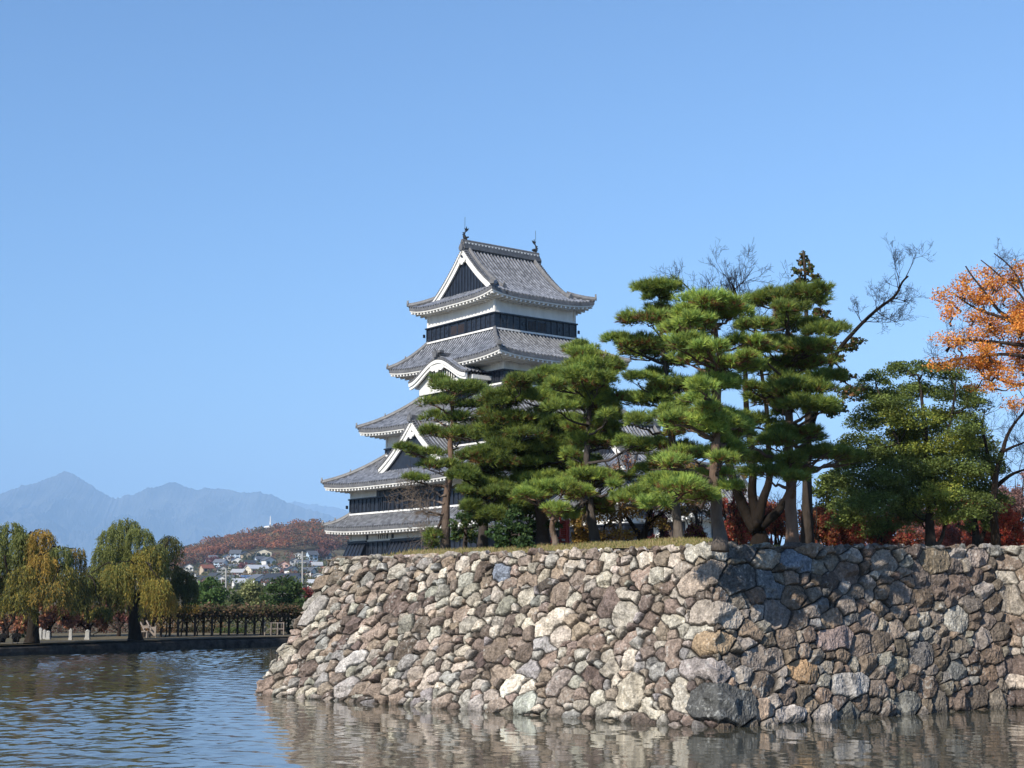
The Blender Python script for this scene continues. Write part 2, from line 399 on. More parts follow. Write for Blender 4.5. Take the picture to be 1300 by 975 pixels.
# ------------------------------------------------------------------ stone rampart: five corners, battered faces, fitted field stones
TOP = np.array([(5.0, 57.2, 4.5), (-6.15, 49.15, 4.40), (5.15, 38.6, 4.45), (15.2, 46.0, 4.72), (22.4, 36.4, 4.72)])
BOT = np.array([(2.0, 57.0, 0), (-8.48, 49.3, 0), (4.95, 36.15, 0), (14.5, 43.4, 0), (21.6, 33.9, 0)])
def stone_wall():
    step = .021
    mid = (TOP + BOT) / 2
    seglen = np.linalg.norm(np.diff(mid[:, :2], axis=0), axis=1)
    Sk = np.concatenate([[0], np.cumsum(seglen)])
    SA, SN, SC = Sk[1], Sk[2], Sk[3]
    Ls = 4.85; cap = .75
    s = np.arange(0, Sk[-1], step); v = np.arange(-.4, Ls + cap, step)
    k = np.clip(np.searchsorted(Sk, s, side='right') - 1, 0, 3); f = (s - Sk[k]) / seglen[k]
    # inward miter at the top of each corner
    d = nrm(np.diff(TOP[:, :2], axis=0)); n_out = np.stack([d[:, 1], -d[:, 0]], 1)
    n_out = np.where((n_out @ np.array([0, -1.0]))[:, None] * 0 + 1 > 0, n_out, n_out)
    cen = np.array([12, 60.0]); n_out *= np.sign(((mid[:-1, :2] + mid[1:, :2]) / 2 - cen) * n_out).sum(1, keepdims=True) ** 0
    for q in range(4):
        if n_out[q] @ np.array([[-.59, .8], [-.7, -.7], [.59, -.8], [-.8, -.6]][q]) < 0: n_out[q] *= -1
    mit = np.zeros((5, 2)); mit[0] = n_out[0]; mit[4] = n_out[3]
    for q in (1, 2, 3):
        mit[q] = (n_out[q - 1] + n_out[q]) / (1 + n_out[q - 1] @ n_out[q])
    t = np.clip(v / Ls, None, 1)
    off = np.where(t < 0, 1 - 1.25 * t, np.clip(1 - t, 0, 1) ** 1.25)     # 0 at the top, 1 at the water
    inn = np.clip(v - Ls, 0, None)
    A = TOP[k][:, :2] * (1 - f)[:, None] + TOP[k + 1][:, :2] * f[:, None]
    B = BOT[k][:, :2] * (1 - f)[:, None] + BOT[k + 1][:, :2] * f[:, None]
    Mi = mit[k] * (1 - f)[:, None] + mit[k + 1] * f[:, None]
    zt = TOP[k][:, 2] * (1 - f) + TOP[k + 1][:, 2] * f
    P = np.zeros((len(s), len(v), 3))
    P[..., :2] = A[:, None] + (B - A)[:, None] * off[None, :, None] - Mi[:, None] * inn[None, :, None]
    P[..., 2] = zt[:, None] * t[None]
    Ps = np.gradient(P, axis=0); Pv = np.gradient(P, axis=1)
    n = nrm(np.cross(Ps, Pv))
    def blur(a, ax, w):
        c = np.cumsum(np.concatenate([np.repeat(np.take(a, [0], ax), w + 1, ax), a, np.repeat(np.take(a, [-1], ax), w, ax)], ax), ax)
        L = a.shape[ax]
        return (np.take(c, np.arange(2 * w + 1, 2 * w + 1 + L), ax) - np.take(c, np.arange(0, L), ax)) / (2 * w + 1)
    n = nrm(blur(blur(n, 0, 3), 1, 3))
    R = rng(5)
    # --- stones: explicit corner stones first (several seeds may share one stone), then darts of falling size
    seeds = []      # s, v, r, id
    stones = {}     # id -> dict
    nid = 0
    def add(pts, r, col=None, pr=None, flat=False):
        nonlocal nid
        for p in pts: seeds.append((p[0], p[1], r if np.isscalar(r) else r[0], nid))
        stones[nid] = dict(col=col, pr=pr, c=np.mean(pts, axis=0), flat=flat); nid += 1
    def zz(z): return z / 4.42 * Ls
    pale, brown, dark, blue = (.46, .43, .37), (.25, .19, .15), (.13, .125, .12), (.17, .18, .19)
    add([(SN - .65, zz(4.3)), (SN - .1, zz(4.32)), (SN + .35, zz(4.3))], .3, pale, .12)
    add([(SN + .95, zz(4.28)), (SN + 1.4, zz(4.28))], .27, dark, .04)
    add([(SN - .75, zz(3.45)), (SN - .35, zz(3.62)), (SN + .05, zz(3.75))], .42, (.33, .27, .22), .12)
    add([(SN + .75, zz(3.55)), (SN + 1.15, zz(3.6))], .45, (.12, .115, .11), .08)
    add([(SN - .4, zz(2.75)), (SN + .1, zz(2.7)), (SN + .6, zz(2.6))], .38, (.36, .31, .26), .12)
    add([(SN - .35, zz(1.98)), (SN + .25, zz(2.0))], .36, (.34, .25, .16), .12)
    add([(SN - .75, zz(1.35)), (SN - .25, zz(1.38)), (SN + .15, zz(1.3))], .33, (.34, .30, .28), .12)
    add([(SN - .3, zz(.6)), (SN + .2, zz(.62)), (SN + .75, zz(.45))], .5, (.10, .10, .095), .22)
    add([(SN + 1.9, zz(3.6)), (SN + 2.3, zz(3.25))], .3, blue, .06)
    add([(SN + 3.0, zz(4.0)), (SN + 3.35, zz(3.95))], .33, (.21, .235, .27), .10)
    add([(SN + 4.15, zz(1.95)), (SN + 4.8, zz(2.0))], .38, (.26, .20, .18), .10)
    add([(SN + 4.7, zz(.85)), (SN + 5.2, zz(.8))], .38, (.33, .31, .29), .14)
    add([(SN + 3.0, zz(1.25)), (SN + 3.4, zz(1.15))], .32, (.36, .24, .14), .08)
    add([(SN + 1.5, zz(1.6)), (SN + 2.1, zz(1.55))], .38, (.24, .20, .17), .08)
    add([(SN + 1.55, zz(.38))], .3, (.36, .27, .2), .10)
    add([(SN + 2.4, zz(.2)), (SN + 2.9, zz(.2))], .2, (.38, .34, .31), .10)
    add([(SN - 8.35, zz(3.9)), (SN - 8.1, zz(3.8))], .26, (.27, .30, .36), .07)
    add([(SN - 5.9, zz(2.35)), (SN - 5.6, zz(2.55))], .36, (.62, .54, .44), .1)
    add([(SN - 5.1, zz(.75)), (SN - 4.9, zz(1.0))], .3, (.30, .25, .22), .1)
    add([(SN - 6.0, zz(.3))], .36, (.42, .43, .37), .12)
    add([(SN - 13.7, zz(1.1)), (SN - 13.3, zz(1.3))], .32, (.50, .47, .44), .1)
    add([(SN - 2.6, zz(.9)), (SN - 2.6, zz(.6))], .36, (.52, .46, .36), .12)
    # near-left arris
    y = .35
    while y < 4.3:
        h = R.uniform(.32, .62); w = R.choice([-1, 1])
        add([(SA + .1 * w - .25, zz(y)), (SA + .1 * w + .3, zz(y + R.uniform(-.1, .1)))], h * .55, None, .10)
        y += h * 1.15
    add([(SA + .55, zz(2.9)), (SA + .45, zz(2.5))], .4, (.38, .35, .32), .14)
    fixed = np.array([q[:3] for q in seeds])
    cs = fixed.tolist()
    arr = np.zeros((9000, 3)); cnt = len(cs); arr[:cnt] = cs
    lsz = .86; radii = []
    area = Sk[-1] * (Ls + cap + .4)
    for lo, hi, frac in ((.36, .48, .09), (.27, .36, .20), (.19, .27, .28), (.12, .19, .30), (.075, .12, .35)):
        placed = 0; tries = 0; target = frac * area
        while placed < target and tries < 9000:
            tries += 1
            r = R.uniform(lo, hi); p = (R.uniform(0, Sk[-1]), R.uniform(-.4, Ls + cap))
            left = p[0] < SN
            r *= lsz if left else 1.16
            if r > .33 and left and R.random() < .35 and p[1] > 1.6: continue
            if r < .15 and not left and R.random() < .45: continue
            a = arr[:cnt]
            dx = (a[:, 0] - p[0]) * (.82 if not left else 1); dy = (a[:, 1] - p[1]) * (1.22 if not left else 1)
            if left: dx, dy = (dx * .86 + dy * .5) * .84, (dy * .86 - dx * .5) * 1.2
            if ((dx * dx + dy * dy) < (.86 * (a[:, 2] + r)) ** 2).any(): continue
            arr[cnt] = (*p, r); cnt += 1; placed += math.pi * r * r
    idn = np.zeros(cnt, int); idn[:len(seeds)] = [q[3] for q in seeds]
    for q in range(len(seeds), cnt):
        add_to = None
        if R.random() < .16 and q > len(seeds) + 5:
            a = arr[len(seeds):q]; d2 = (a[:, 0] - arr[q, 0]) ** 2 + (a[:, 1] - arr[q, 1]) ** 2
            j = int(np.argmin(d2)); add_to = idn[len(seeds) + j] if d2[j] < .45 ** 2 else None
        if add_to is None:
            idn[q] = nid; stones[nid] = dict(col=None, pr=None, c=arr[q, :2], flat=False); nid += 1
        else: idn[q] = add_to
    sd_ = arr[:cnt]
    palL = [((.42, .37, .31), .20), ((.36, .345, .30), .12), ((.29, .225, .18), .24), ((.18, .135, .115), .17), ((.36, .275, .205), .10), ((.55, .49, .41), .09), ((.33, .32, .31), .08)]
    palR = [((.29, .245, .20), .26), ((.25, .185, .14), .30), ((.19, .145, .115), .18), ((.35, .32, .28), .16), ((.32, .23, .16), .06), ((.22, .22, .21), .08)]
    scol = np.zeros((nid, 3)); spr = np.zeros(nid); sg = np.zeros((nid, 4, 2)); so_ = np.zeros((nid, 4)); sw = np.zeros(nid); sc = np.zeros((nid, 2))
    for i in range(nid):
        st = stones[i]; sc[i] = st['c']
        left_ = sc[i][0] < SN
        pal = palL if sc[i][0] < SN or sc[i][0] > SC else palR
        w = np.array([q[1] for q in pal]); c = np.array(pal[R.choice(len(pal), p=w / w.sum())][0])
        c = c * .75 + np.array([.30, .255, .205]) * (c.mean() / .258) * .25; c = np.clip(c.mean() + (c - c.mean()), .02, .8) * (.97 if c.mean() > .3 else .90)
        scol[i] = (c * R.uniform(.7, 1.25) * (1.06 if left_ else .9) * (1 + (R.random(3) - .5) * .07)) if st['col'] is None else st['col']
        spr[i] = R.normal(.03, .038) if st['pr'] is None else st['pr']
        a = R.uniform(0, 6.28)
        for q in range(4):
            th = a + q * 1.57 + R.uniform(-.5, .5); g = R.uniform(0, .32) if q == 0 else R.uniform(.25, 1.25)
            sg[i, q] = (math.cos(th) * g, math.sin(th) * g); so_[i, q] = R.uniform(-.01, .02) if q == 0 else R.uniform(.03, .13)
        sw[i] = R.uniform(.005, .016)
    Sg, Vg = np.meshgrid(s, v, indexing='ij')
    wsx = Sg + (fbm(Sg * 3.5, Vg * 3.5, 41, 4) - .5) * .10; wsy = Vg + (fbm(Sg * 3.5 + 30, Vg * 3.5, 47, 4) - .5) * .09
    Hh = np.zeros_like(Sg); Cc = np.zeros((*Sg.shape, 3))
    nz1 = fbm(Sg * 4, Vg * 4, 61, 5) - .5; nz2 = fbm(Sg * 18, Vg * 14, 71, 3) - .5; nz4 = fbm(Sg * 9, Vg * 6, 91, 3, ridged=True) - .5; nz3 = fbm(Sg * 1.6, Vg * 1.6, 81, 3) - .5
    st_b = int(1.0 / step)
    for b0 in range(0, len(s), st_b):
        sl_ = slice(b0, min(b0 + st_b, len(s)))
        lo, hi = s[sl_][0] - 1.1, s[sl_][-1] + 1.1
        m_ = (sd_[:, 0] > lo) & (sd_[:, 0] < hi); C = sd_[m_]; I = idn[m_]
        X, Y = wsx[sl_].ravel(), wsy[sl_].ravel()
        lf = 1.0 if s[sl_][0] < SN else 0.0
        dx = (X[:, None] - C[None, :, 0]) * (1 if lf else .82); dy = (Y[:, None] - C[None, :, 1]) * (1 if lf else 1.22)
        if lf: dx, dy = (dx * .86 + dy * .5) * .84, (dy * .86 - dx * .5) * 1.2
        pw = dx * dx + dy * dy - C[None, :, 2] ** 2
        o4 = np.argpartition(pw, 5, axis=1)[:, :6]
        p4 = np.take_along_axis(pw, o4, 1); oo = np.argsort(p4, 1)
        o4 = np.take_along_axis(o4, oo, 1); p4 = np.take_along_axis(p4, oo, 1)
        i4 = I[o4]; diff = i4 != i4[:, :1]; diff[:, -1] = True
        j = np.argmax(diff, 1); ar = np.arange(len(X))
        c1 = C[o4[:, 0]]; c2 = C[o4[ar, j]]
        e = (p4[ar, j] - p4[:, 0]) / (2 * np.hypot(c1[:, 0] - c2[:, 0], c1[:, 1] - c2[:, 1]) + 1e-6)
        ids = i4[:, 0]
        q = np.stack([X, Y], 1) - sc[ids]
        fac = (so_[ids] + np.einsum('nkd,nd->nk', sg[ids], q)).min(1)
        top = spr[ids] + np.clip(fac, -.12, .05)
        n1, n2, n4 = nz1[sl_].ravel(), nz2[sl_].ravel(), nz4[sl_].ravel()
        gap = .005 + .010 * (n1 + .5)
        sat = 1 - np.exp(-np.clip(e - gap, 0, None) / sw[ids])
        h = -.12 + (top + .12) * sat + (n1 * .04 + np.abs(n2) * -.06 + n4 * .045) * sat
        Hh[sl_] = h.reshape(Hh[sl_].shape)
        col = scol[ids] * (1 + .8 * n1 + .7 * n2 + .5 * n4 + .6 * nz3[sl_].ravel())[:, None]
        li = np.clip((n2 + .6 * n1 - .19) * 9, 0, 1)[:, None] * (R.random(nid)[ids] > .45)[:, None]
        col = col * (1 - .6 * li) + np.array([.45, .45, .42]) * .6 * li
        gm = np.clip((e - gap) / .012, 0, 1)[:, None]
        col = np.array([.04, .035, .03]) * (1 - gm) + col * gm
        wet = np.clip((.17 - P[sl_][..., 2].ravel() - .12 * n1) / .08, 0, 1)[:, None]
        col = col * (1 - .45 * wet)
        Cc[sl_] = np.clip(col, .01, .75).reshape(Cc[sl_].shape)
    Hh *= np.clip((Ls + cap - v) / .3, 0, 1)[None, :]
    P = P + n * Hh[..., None]
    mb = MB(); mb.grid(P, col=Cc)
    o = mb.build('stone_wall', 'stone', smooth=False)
    return tag(o, 'tall sloping rampart of rough grey and brown stones rising from the moat', 'stone wall')
stone_wall()

# ground on top of the rampart
def inside_grid(n=90):
    a = np.array([(-5.55, 49.3), (5.2, 39.2), (14.9, 46.7), (22.2, 37.2), (40, 30)])
    b = np.array([(5.2, 57.2), (14, 63), (30, 74), (45, 84), (70, 92)])
    t = np.linspace(0, 1, n); ta = np.array([0, .3, .55, .75, 1])
    A = np.stack([np.interp(t, ta, a[:, i]) for i in (0, 1)], 1); B = np.stack([np.interp(t, ta, b[:, i]) for i in (0, 1)], 1)
    u = np.linspace(0, 1, n) ** 1.5
    Q = A[:, None] * (1 - u)[None, :, None] + B[:, None] * u[None, :, None]
    return Q, u
def topz(x, y):
    x = np.asarray(x, float); y = np.asarray(y, float)
    base = np.interp(x, [-6, 5, 15], [4.40, 4.46, 4.66])
    a = np.array([-.703, .711]); 
    nl = np.array([.71, .70])       # inward from the left face
    dl = (x + 6.15) * nl[0] + (y - 49.15) * nl[1]
    dr = (x - 5.15) * -.59 + (y - 38.6) * .806
    d = np.minimum(dl, np.where(x > 5, dr, 9))
    rise = np.where(x < 6, .34, .06)
    return base - .06 + rise * np.clip((d - .5) / 2.6, 0, 1) + (vn(x * .7, y * .7, 5) - .5) * .10
Q, u = inside_grid()
Pz = np.concatenate([Q, topz(Q[..., 0], Q[..., 1])[..., None]], -1)
mb = MB(); mb.grid(Pz); o = mb.build('lawn', 'dry_lawn', smooth=True); tag(o, kind='structure')
R = rng(8)
n = 26000
t = R.random(n) ** .9; w = R.random(n) ** 1.6 * 6.5
ex = np.where(t[:, None] < .62, np.array([-5.6, 49.4]) + (np.array([5.2, 39.3]) - np.array([-5.6, 49.4])) * (t / .62)[:, None],
              np.array([5.2, 39.3]) + (np.array([14.9, 46.8]) - np.array([5.2, 39.3])) * ((t - .62) / .38)[:, None])
inward = np.where(t[:, None] < .62, np.array([.71, .70]), np.array([-.59, .806]))
g = ex + inward * (w + .05)[:, None]
gp = np.concatenate([g, topz(g[:, 0], g[:, 1])[:, None] - .01], 1)
hgt = R.uniform(.05, .13, n)[:, None]
dirv = nrm(np.concatenate([(R.random((n, 2)) - .5) * 1.1, np.ones((n, 1))], 1))
side = nrm(np.cross(dirv, R.normal(size=(n, 3)))) * .013
V = np.stack([gp - side, gp + side, gp + dirv * hgt], 1).reshape(-1, 3)
pal = np.array([(.32, .25, .12), (.26, .24, .09), (.15, .18, .055), (.36, .28, .15)])
mb = MB(); mb.raw(V, tris=np.arange(3 * n).reshape(-1, 3), col=np.repeat(pal[R.integers(0, 4, n)], 3, 0))
o = mb.build('grass', 'blades'); tag(o, kind='stuff')

# ------------------------------------------------------------------ castle keep and its turrets (local axes: a along the left face, b along the right face)
C0 = np.array([-1.39, 117.0, 0.0])
UA = np.array([math.cos(math.radians(127.9)), math.sin(math.radians(127.9)), 0])
VB = np.array([math.cos(math.radians(37.9)), math.sin(math.radians(37.9)), 0])
ZU = np.array([0, 0, 1.0])
def L3(a, b, z):
    a, b, z = np.broadcast_arrays(np.asarray(a, float), np.asarray(b, float), np.asarray(z, float))
    return C0 + a[..., None] * UA + b[..., None] * VB + z[..., None] * ZU
def grow(r, d): return (r[0] - d, r[1] + d, r[2] - d, r[3] + d)
def sides(r):
    a0, a1, b0, b1 = r
    # start, along, inward  (walk: left face, right face ...)
    return [((a1, b0), (-1, 0), (0, 1), a1 - a0), ((a0, b0), (0, 1), (1, 0), b1 - b0), ((a0, b1), (1, 0), (0, -1), a1 - a0), ((a1, b1), (0, -1), (-1, 0), b1 - b0)]
PITCH_T = .36
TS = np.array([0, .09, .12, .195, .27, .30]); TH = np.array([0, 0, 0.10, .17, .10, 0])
def tile_cols(L):
    n = int(L / PITCH_T) + 1
    s = (np.arange(n)[:, None] * PITCH_T + TS[None]).ravel(); h = np.tile(TH, n)
    k = s < L
    return np.append(s[k], L), np.append(h[k], 0)
def tile_tint(h, sh): return np.broadcast_to(np.where(h > .12, 1.75, np.where(h > 0, .95, .28))[:, None, None], sh)  # rib tops lightened, pans darkened: relief shading painted into the tile colour
def up_curve(s, L, up): return up * np.abs(2 * s / L - 1) ** 4

def eave_trim(mbw, mbt, P0, e, n, L, zf, up, depth):
    """white fascia, rafter ends and soffit below one eave"""
    s = np.linspace(0, L, 41); z = zf + up_curve(s, L, up)
    def row(win, dz):
        q = np.clip(win, 0, None)
        ss = np.clip(s, min(q, L / 2), max(L - q, L / 2))
        return L3(P0[0] + e[0] * ss + n[0] * win, P0[1] + e[1] * ss + n[1] * win, zf + up_curve(s, L, up) * max(0, 1 - win / (depth + 1e-6)) + dz)
    mbw.grid(np.stack([row(.03, -.25), row(.06, -.355), row(.22, -.37), row(depth + .05, -.30)]))
    k = max(3, int(L / .46))
    for i in range(k):
        sc = (i + .5) * L / k
        w1 = min(depth, max(.35, min(sc, L - sc) - .1))
        zc = zf + up_curve(np.array(sc), L, up) - .46
        c0 = L3(P0[0] + e[0] * sc + n[0] * (.10 + w1 / 2), P0[1] + e[1] * sc + n[1] * (.10 + w1 / 2), zc + .02)
        E = UA * e[0] + VB * e[1]; Nn = UA * n[0] + VB * n[1]
        mbw.box(c0, (.075, w1 / 2, .08), E, Nn, ZU)

def hip_tube(mb, pts, r=.17):
    pts = np.asarray(pts)
    mb.tube(pts + ZU * .10, r, 8)
    mb.tube(pts + ZU * .24, r * .62, 6)

def oni(mb, p, d, s=1.0):
    """ridge-end ornament tile"""
    d = nrm(np.asarray(d, float)); x = nrm(np.cross(d, ZU))
    mb.prism(np.array([(-.22, -.1), (.22, -.1), (.27, .15), (.16, .38), (.07, .42), (0, .62), (-.07, .42), (-.16, .38), (-.27, .15)]) * s * .8, x, ZU, d * .16 * s, p)

def skirt(parent, inner, outer, z1, z0, up=.35, cut=None):
    mb, mr, me, mt = MB(), MB(), MB(), MB(); hips = []
    ia0, ia1, ib0, ib1 = inner
    offs = [(outer[1] - ia1, ia0 - outer[0], ib0 - outer[2]), (ib0 - outer[2], outer[3] - ib1, ia0 - outer[0]),
            (ia0 - outer[0], outer[1] - ia1, outer[3] - ib1), (outer[3] - ib1, ib0 - outer[2], outer[1] - ia1)]
    for (P0, e, n, L), (oa, ob, Wd) in zip(sides(outer), offs):
        s, h = tile_cols(L)
        qm = np.clip(np.minimum(np.minimum(s / oa, (L - s) / ob), 1), .0, 1)
        q = np.linspace(0, 1, 9)[None] * qm[:, None]
        prof = .70 * q + .30 * q * q
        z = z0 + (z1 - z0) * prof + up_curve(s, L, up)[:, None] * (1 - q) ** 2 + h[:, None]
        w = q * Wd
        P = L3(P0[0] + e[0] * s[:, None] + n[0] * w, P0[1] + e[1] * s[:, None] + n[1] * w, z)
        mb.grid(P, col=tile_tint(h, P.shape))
        edge = P[:, 0]; lip = edge.copy(); lip[:, 2] = z0 + up_curve(s, L, up) - .24
        mt.grid(np.stack([lip, edge], 1))
        eave_trim(me, mt, P0, e, n, L, z0, up, Wd * .98 if Wd < 2.5 else Wd * .8)
    for (ca, cb), (oa, ob) in [((ia0, ib0), (outer[0], outer[2])), ((ia1, ib0), (outer[1], outer[2])), ((ia0, ib1), (outer[0], outer[3])), ((ia1, ib1), (outer[1], outer[3]))]:
        q = np.linspace(-.02, 1, 10)
        z = z0 + (z1 - z0) * (.70 * q + .30 * q * q) + up * np.clip(1 - q, 0, None) ** 2
        pts = L3(oa + (ca - oa) * q, ob + (cb - ob) * q, z + .04)
        mr = MB(); hips.append(mr); hip_tube(mr, pts)
        oni(mr, pts[0] + ZU * .15, pts[0] - pts[2], .8)
        oni(mr, pts[4] + ZU * .22, pts[0] - pts[2], .6)
    # white plaster line where the roof meets the wall above
    for (P0, e, n, L) in sides(inner):
        E = UA * e[0] + VB * e[1]; Nn = UA * n[0] + VB * n[1]
        c = L3(P0[0] + e[0] * L / 2, P0[1] + e[1] * L / 2, z1 + .10) - Nn * .09
        me.box(c, (L / 2 + .09, .085, .07), E, Nn, ZU)
    r = mb.build('roof', 'roof_tile', parent)
    for mr in hips: mr.build('hip_ridge', 'ridge_tile', r)
    me.build('eave', 'plaster', r); mt.build('tile_edge', 'ridge_tile', r)
    return r

def curve_pts(f, xs): return np.array([(x, f(x)) for x in xs])

def fish(mb, p, d, s=1.0):
    """upright roof fish: head on the ridge, body curving up to a forked tail"""
    d = nrm(np.asarray(d, float)); x = np.cross(d, ZU)
    t = np.linspace(0, 1, 11)
    pts = p + np.outer(.28 - .62 * np.sin(t * 2.2) + .5 * t * t, d) * s * .8 + np.outer(.05 + 1.25 * t, ZU) * s
    mb.tube(pts, s * np.array([.16, .24, .25, .24, .21, .18, .15, .12, .09, .07, .04]), 8)
    e = pts[-1]
    mb.prism(np.array([(0, -.15), (.30, .12), (.42, .42), (.14, .28), (.02, .62), (-.08, .26), (-.30, .34), (-.16, .05)]) * s, d, ZU, x * .07 * s, e - x * .035 * s)
    mb.prism(np.array([(0, 0), (.28, .12), (.2, .3), (0, .25)]) * s, d, ZU, x * .5 * s, p + ZU * .25 * s - x * .25 * s + d * .22 * s)
    for q in (3, 5, 7):
        mb.prism(np.array([(0, -.1), (-.2, .05), (0, .16)]) * s, d, ZU, x * .05 * s, pts[q] - d * .14 * s)

def gabled_roof(parent, wall, over, z0, zr, wg_in, up=.4, ornaments=True, rod=False):
    """hip-and-gable roof with its ridge along b"""
    outer = grow(wall, over); a0, a1, b0, b1 = outer
    Du = (a1 - a0) / 2; ac = (a0 + a1) / 2; wg = over + wg_in; rise = zr - z0
    f = lambda w: z0 + rise * (.52 * (w / Du) + .48 * (w / Du) ** 1.9)
    mb, me, mt = MB(), MB(), MB(); hips, verges, barges = [], [], []
    def patch(P0, e, n, s, h, wm, L):
        w = np.linspace(0, 1, 12)[None] * wm[:, None]
        z = f(w) + up_curve(s, L, up)[:, None] * np.clip(1 - w / (Du * .55), 0, 1) ** 2 + h[:, None]
        P = L3(P0[0] + e[0] * s[:, None] + n[0] * w, P0[1] + e[1] * s[:, None] + n[1] * w, z)
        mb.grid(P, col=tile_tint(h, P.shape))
        edge = P[:, 0]; lip = edge.copy(); lip[:, 2] = z0 + up_curve(s, L, up) - .24
        mt.grid(np.stack([lip, edge], 1))
    for i, (P0, e, n, L) in enumerate(sides(outer)):
        s, h = tile_cols(L)
        if i % 2 == 0:        # gable ends: skirt up to the gable foot
            patch(P0, e, n, s, h, np.minimum(np.minimum(s, L - s), wg + .5), L)
        else:
            k1, k2, k3 = s <= wg, (s >= wg - .28) & (s <= L - wg + .28), s >= L - wg
            patch(P0, e, n, s[k1], h[k1], s[k1], L); patch(P0, e, n, s[k3], h[k3], L - s[k3], L)
            patch(P0, e, n, s[k2], h[k2], np.full(k2.sum(), Du), L)
        eave_trim(me, mt, P0, e, n, L, z0, up, over + .1)
    for sa in (-1, 1):
        for sb in (-1, 1):
            w = np.linspace(-.03, wg, 8); z = f(np.clip(w, 0, None)) + up * np.clip(1 - w / (Du * .55), 0, 1) ** 2
            pa = (a0 + w) if sa < 0 else (a1 - w); pb = (b0 + w) if sb < 0 else (b1 - w)
            mr = MB(); hips.append(mr); pts = L3(pa, pb, z + .05); hip_tube(mr, pts, .18)
            oni(mr, pts[0] + ZU * .15, pts[0] - pts[2], .9)
            # descending ridge on the long slope
            w = np.linspace(wg * .55, Du - .1, 12)
            pa = (a0 + w) if sa < 0 else (a1 - w); bb = (b0 + wg + .25) if sb < 0 else (b1 - wg - .25)
            mr = MB(); hips.append(mr); pts = L3(pa, np.full(12, bb), f(w) + .08); hip_tube(mr, pts, .15)
            oni(mr, pts[0] + ZU * .15, pts[0] - pts[3], 1.0)
            # verge tiles along the gable edge
            mr = MB(); verges.append(mr); w = np.linspace(wg - .1, Du, 26); pa = (a0 + w) if sa < 0 else (a1 - w); bb = (b0 + wg - .33) if sb < 0 else (b1 - wg + .33)
            for wv in w:
                aa = (a0 + wv) if sa < 0 else (a1 - wv); c = L3(aa, bb, f(wv) + .06)
                mr.tube(np.stack([c - VB * .02, c + VB * sb * -.35]), .10, 6)
    for sb in (-1, 1):
        bg = (b0 + wg) if sb < 0 else (b1 - wg)
        xs = np.linspace(-(Du - wg) - .05, Du - wg + .05, 41); mg = MB(); barges.append(mg)
        up_ = curve_pts(lambda x: f(Du - abs(x)) - .05, xs)
        lo = curve_pts(lambda x: f(Du - abs(x)) - .05 - .50 - .25 * (1 - abs(x) / Du), xs)
        poly = np.vstack([up_, lo[::-1]])
        mg.prism(poly, UA, ZU, VB * sb * .14, L3(ac, bg + sb * .12, 0))
        poly2 = np.vstack([curve_pts(lambda x: f(Du - abs(x)) - .06, xs), curve_pts(lambda x: f(Du - abs(x)) - .22, xs)[::-1]])
        mg.prism(poly2, UA, ZU, VB * sb * .12, L3(ac, bg + sb * .262, 0))
        zt = f(Du) - 1.0
        pend = np.array([(-.42, .1), (-.5, -.1), (-.32, -.3), (-.2, -.22), (-.12, -.42), (.12, -.42), (.2, -.22), (.32, -.3), (.5, -.1), (.42, .1)])
        mg.prism(pend, UA, ZU, VB * sb * .12, L3(ac, bg + sb * .265, zt))
    r = mb.build('roof', 'roof_tile', parent)
    for mr in hips: mr.build('hip_ridge', 'ridge_tile', r)
    for mr in verges: mr.build('verge_tiles', 'ridge_tile', r)
    for mg in barges: mg.build('bargeboard', 'plaster', r)
    me.build('eave', 'plaster', r); mt.build('tile_edge', 'ridge_tile', r)
    for sb in (-1, 1):
        bg = (b0 + wg) if sb < 0 else (b1 - wg)
        xs = np.linspace(-(Du - wg), Du - wg, 31); gp = MB()
        poly = np.vstack([curve_pts(lambda x: f(Du - abs(x)) - .1, xs), [(Du - wg, f(wg) - .4), (-(Du - wg), f(wg) - .4)]])
        gp.prism(poly, UA, ZU, VB * sb * .05, L3(ac, bg, 0))
        for k in range(-9, 10):
            x = k * .42
            if abs(x) > Du - wg - .4: continue
            zt = f(Du - abs(x)) - .5; gp.box(L3(ac + x, bg + sb * .08, (zt + f(wg)) / 2), (.04, .03, (zt - f(wg)) / 2), UA, VB, ZU)
        gp.tube(np.stack([L3(ac, bg + sb * .38, f(Du) - .72), L3(ac, bg + sb * .40, f(Du) - .72)]), .13, 8)
        gp.build('gable_boards', 'black_boards', r)
    rd = MB(); bA, bB = b0 + wg - .3, b1 - wg + .3
    c = L3(ac, (bA + bB) / 2, f(Du) + .22); rd.box(c, (.20, (bB - bA) / 2, .34), UA, VB, ZU)
    rd.tube(np.stack([L3(ac, bA - .05, f(Du) + .62), L3(ac, bB + .05, f(Du) + .62)]), .17, 8)
    for sa in (-1, 1):
        rd.box(L3(ac + sa * .26, (bA + bB) / 2, f(Du) + .05), (.07, (bB - bA) / 2, .10), UA, VB, ZU)
    oni(rd, L3(ac, bA, f(Du) - .1), -VB, 1.25); oni(rd, L3(ac, bB, f(Du) - .1), VB, 1.25)
    ro = rd.build('ridge', 'ridge_tile', parent)
    dt = MB(); m_ = int((bB - bA) / .18)
    for sa in (-1, 1):
        bb_ = np.repeat(np.linspace(bA + .1, bB - .1, m_ + 1), 2)[1:-1]; hh_ = np.repeat(np.where(np.arange(m_) % 2 == 0, .15, .03), 2)
        dt.grid(np.stack([L3(ac + sa * .212, bb_, f(Du) + .54), L3(ac + sa * .212, bb_, f(Du) + .54 - hh_)], 1))
    dt.build('end_tile', 'plaster', ro)
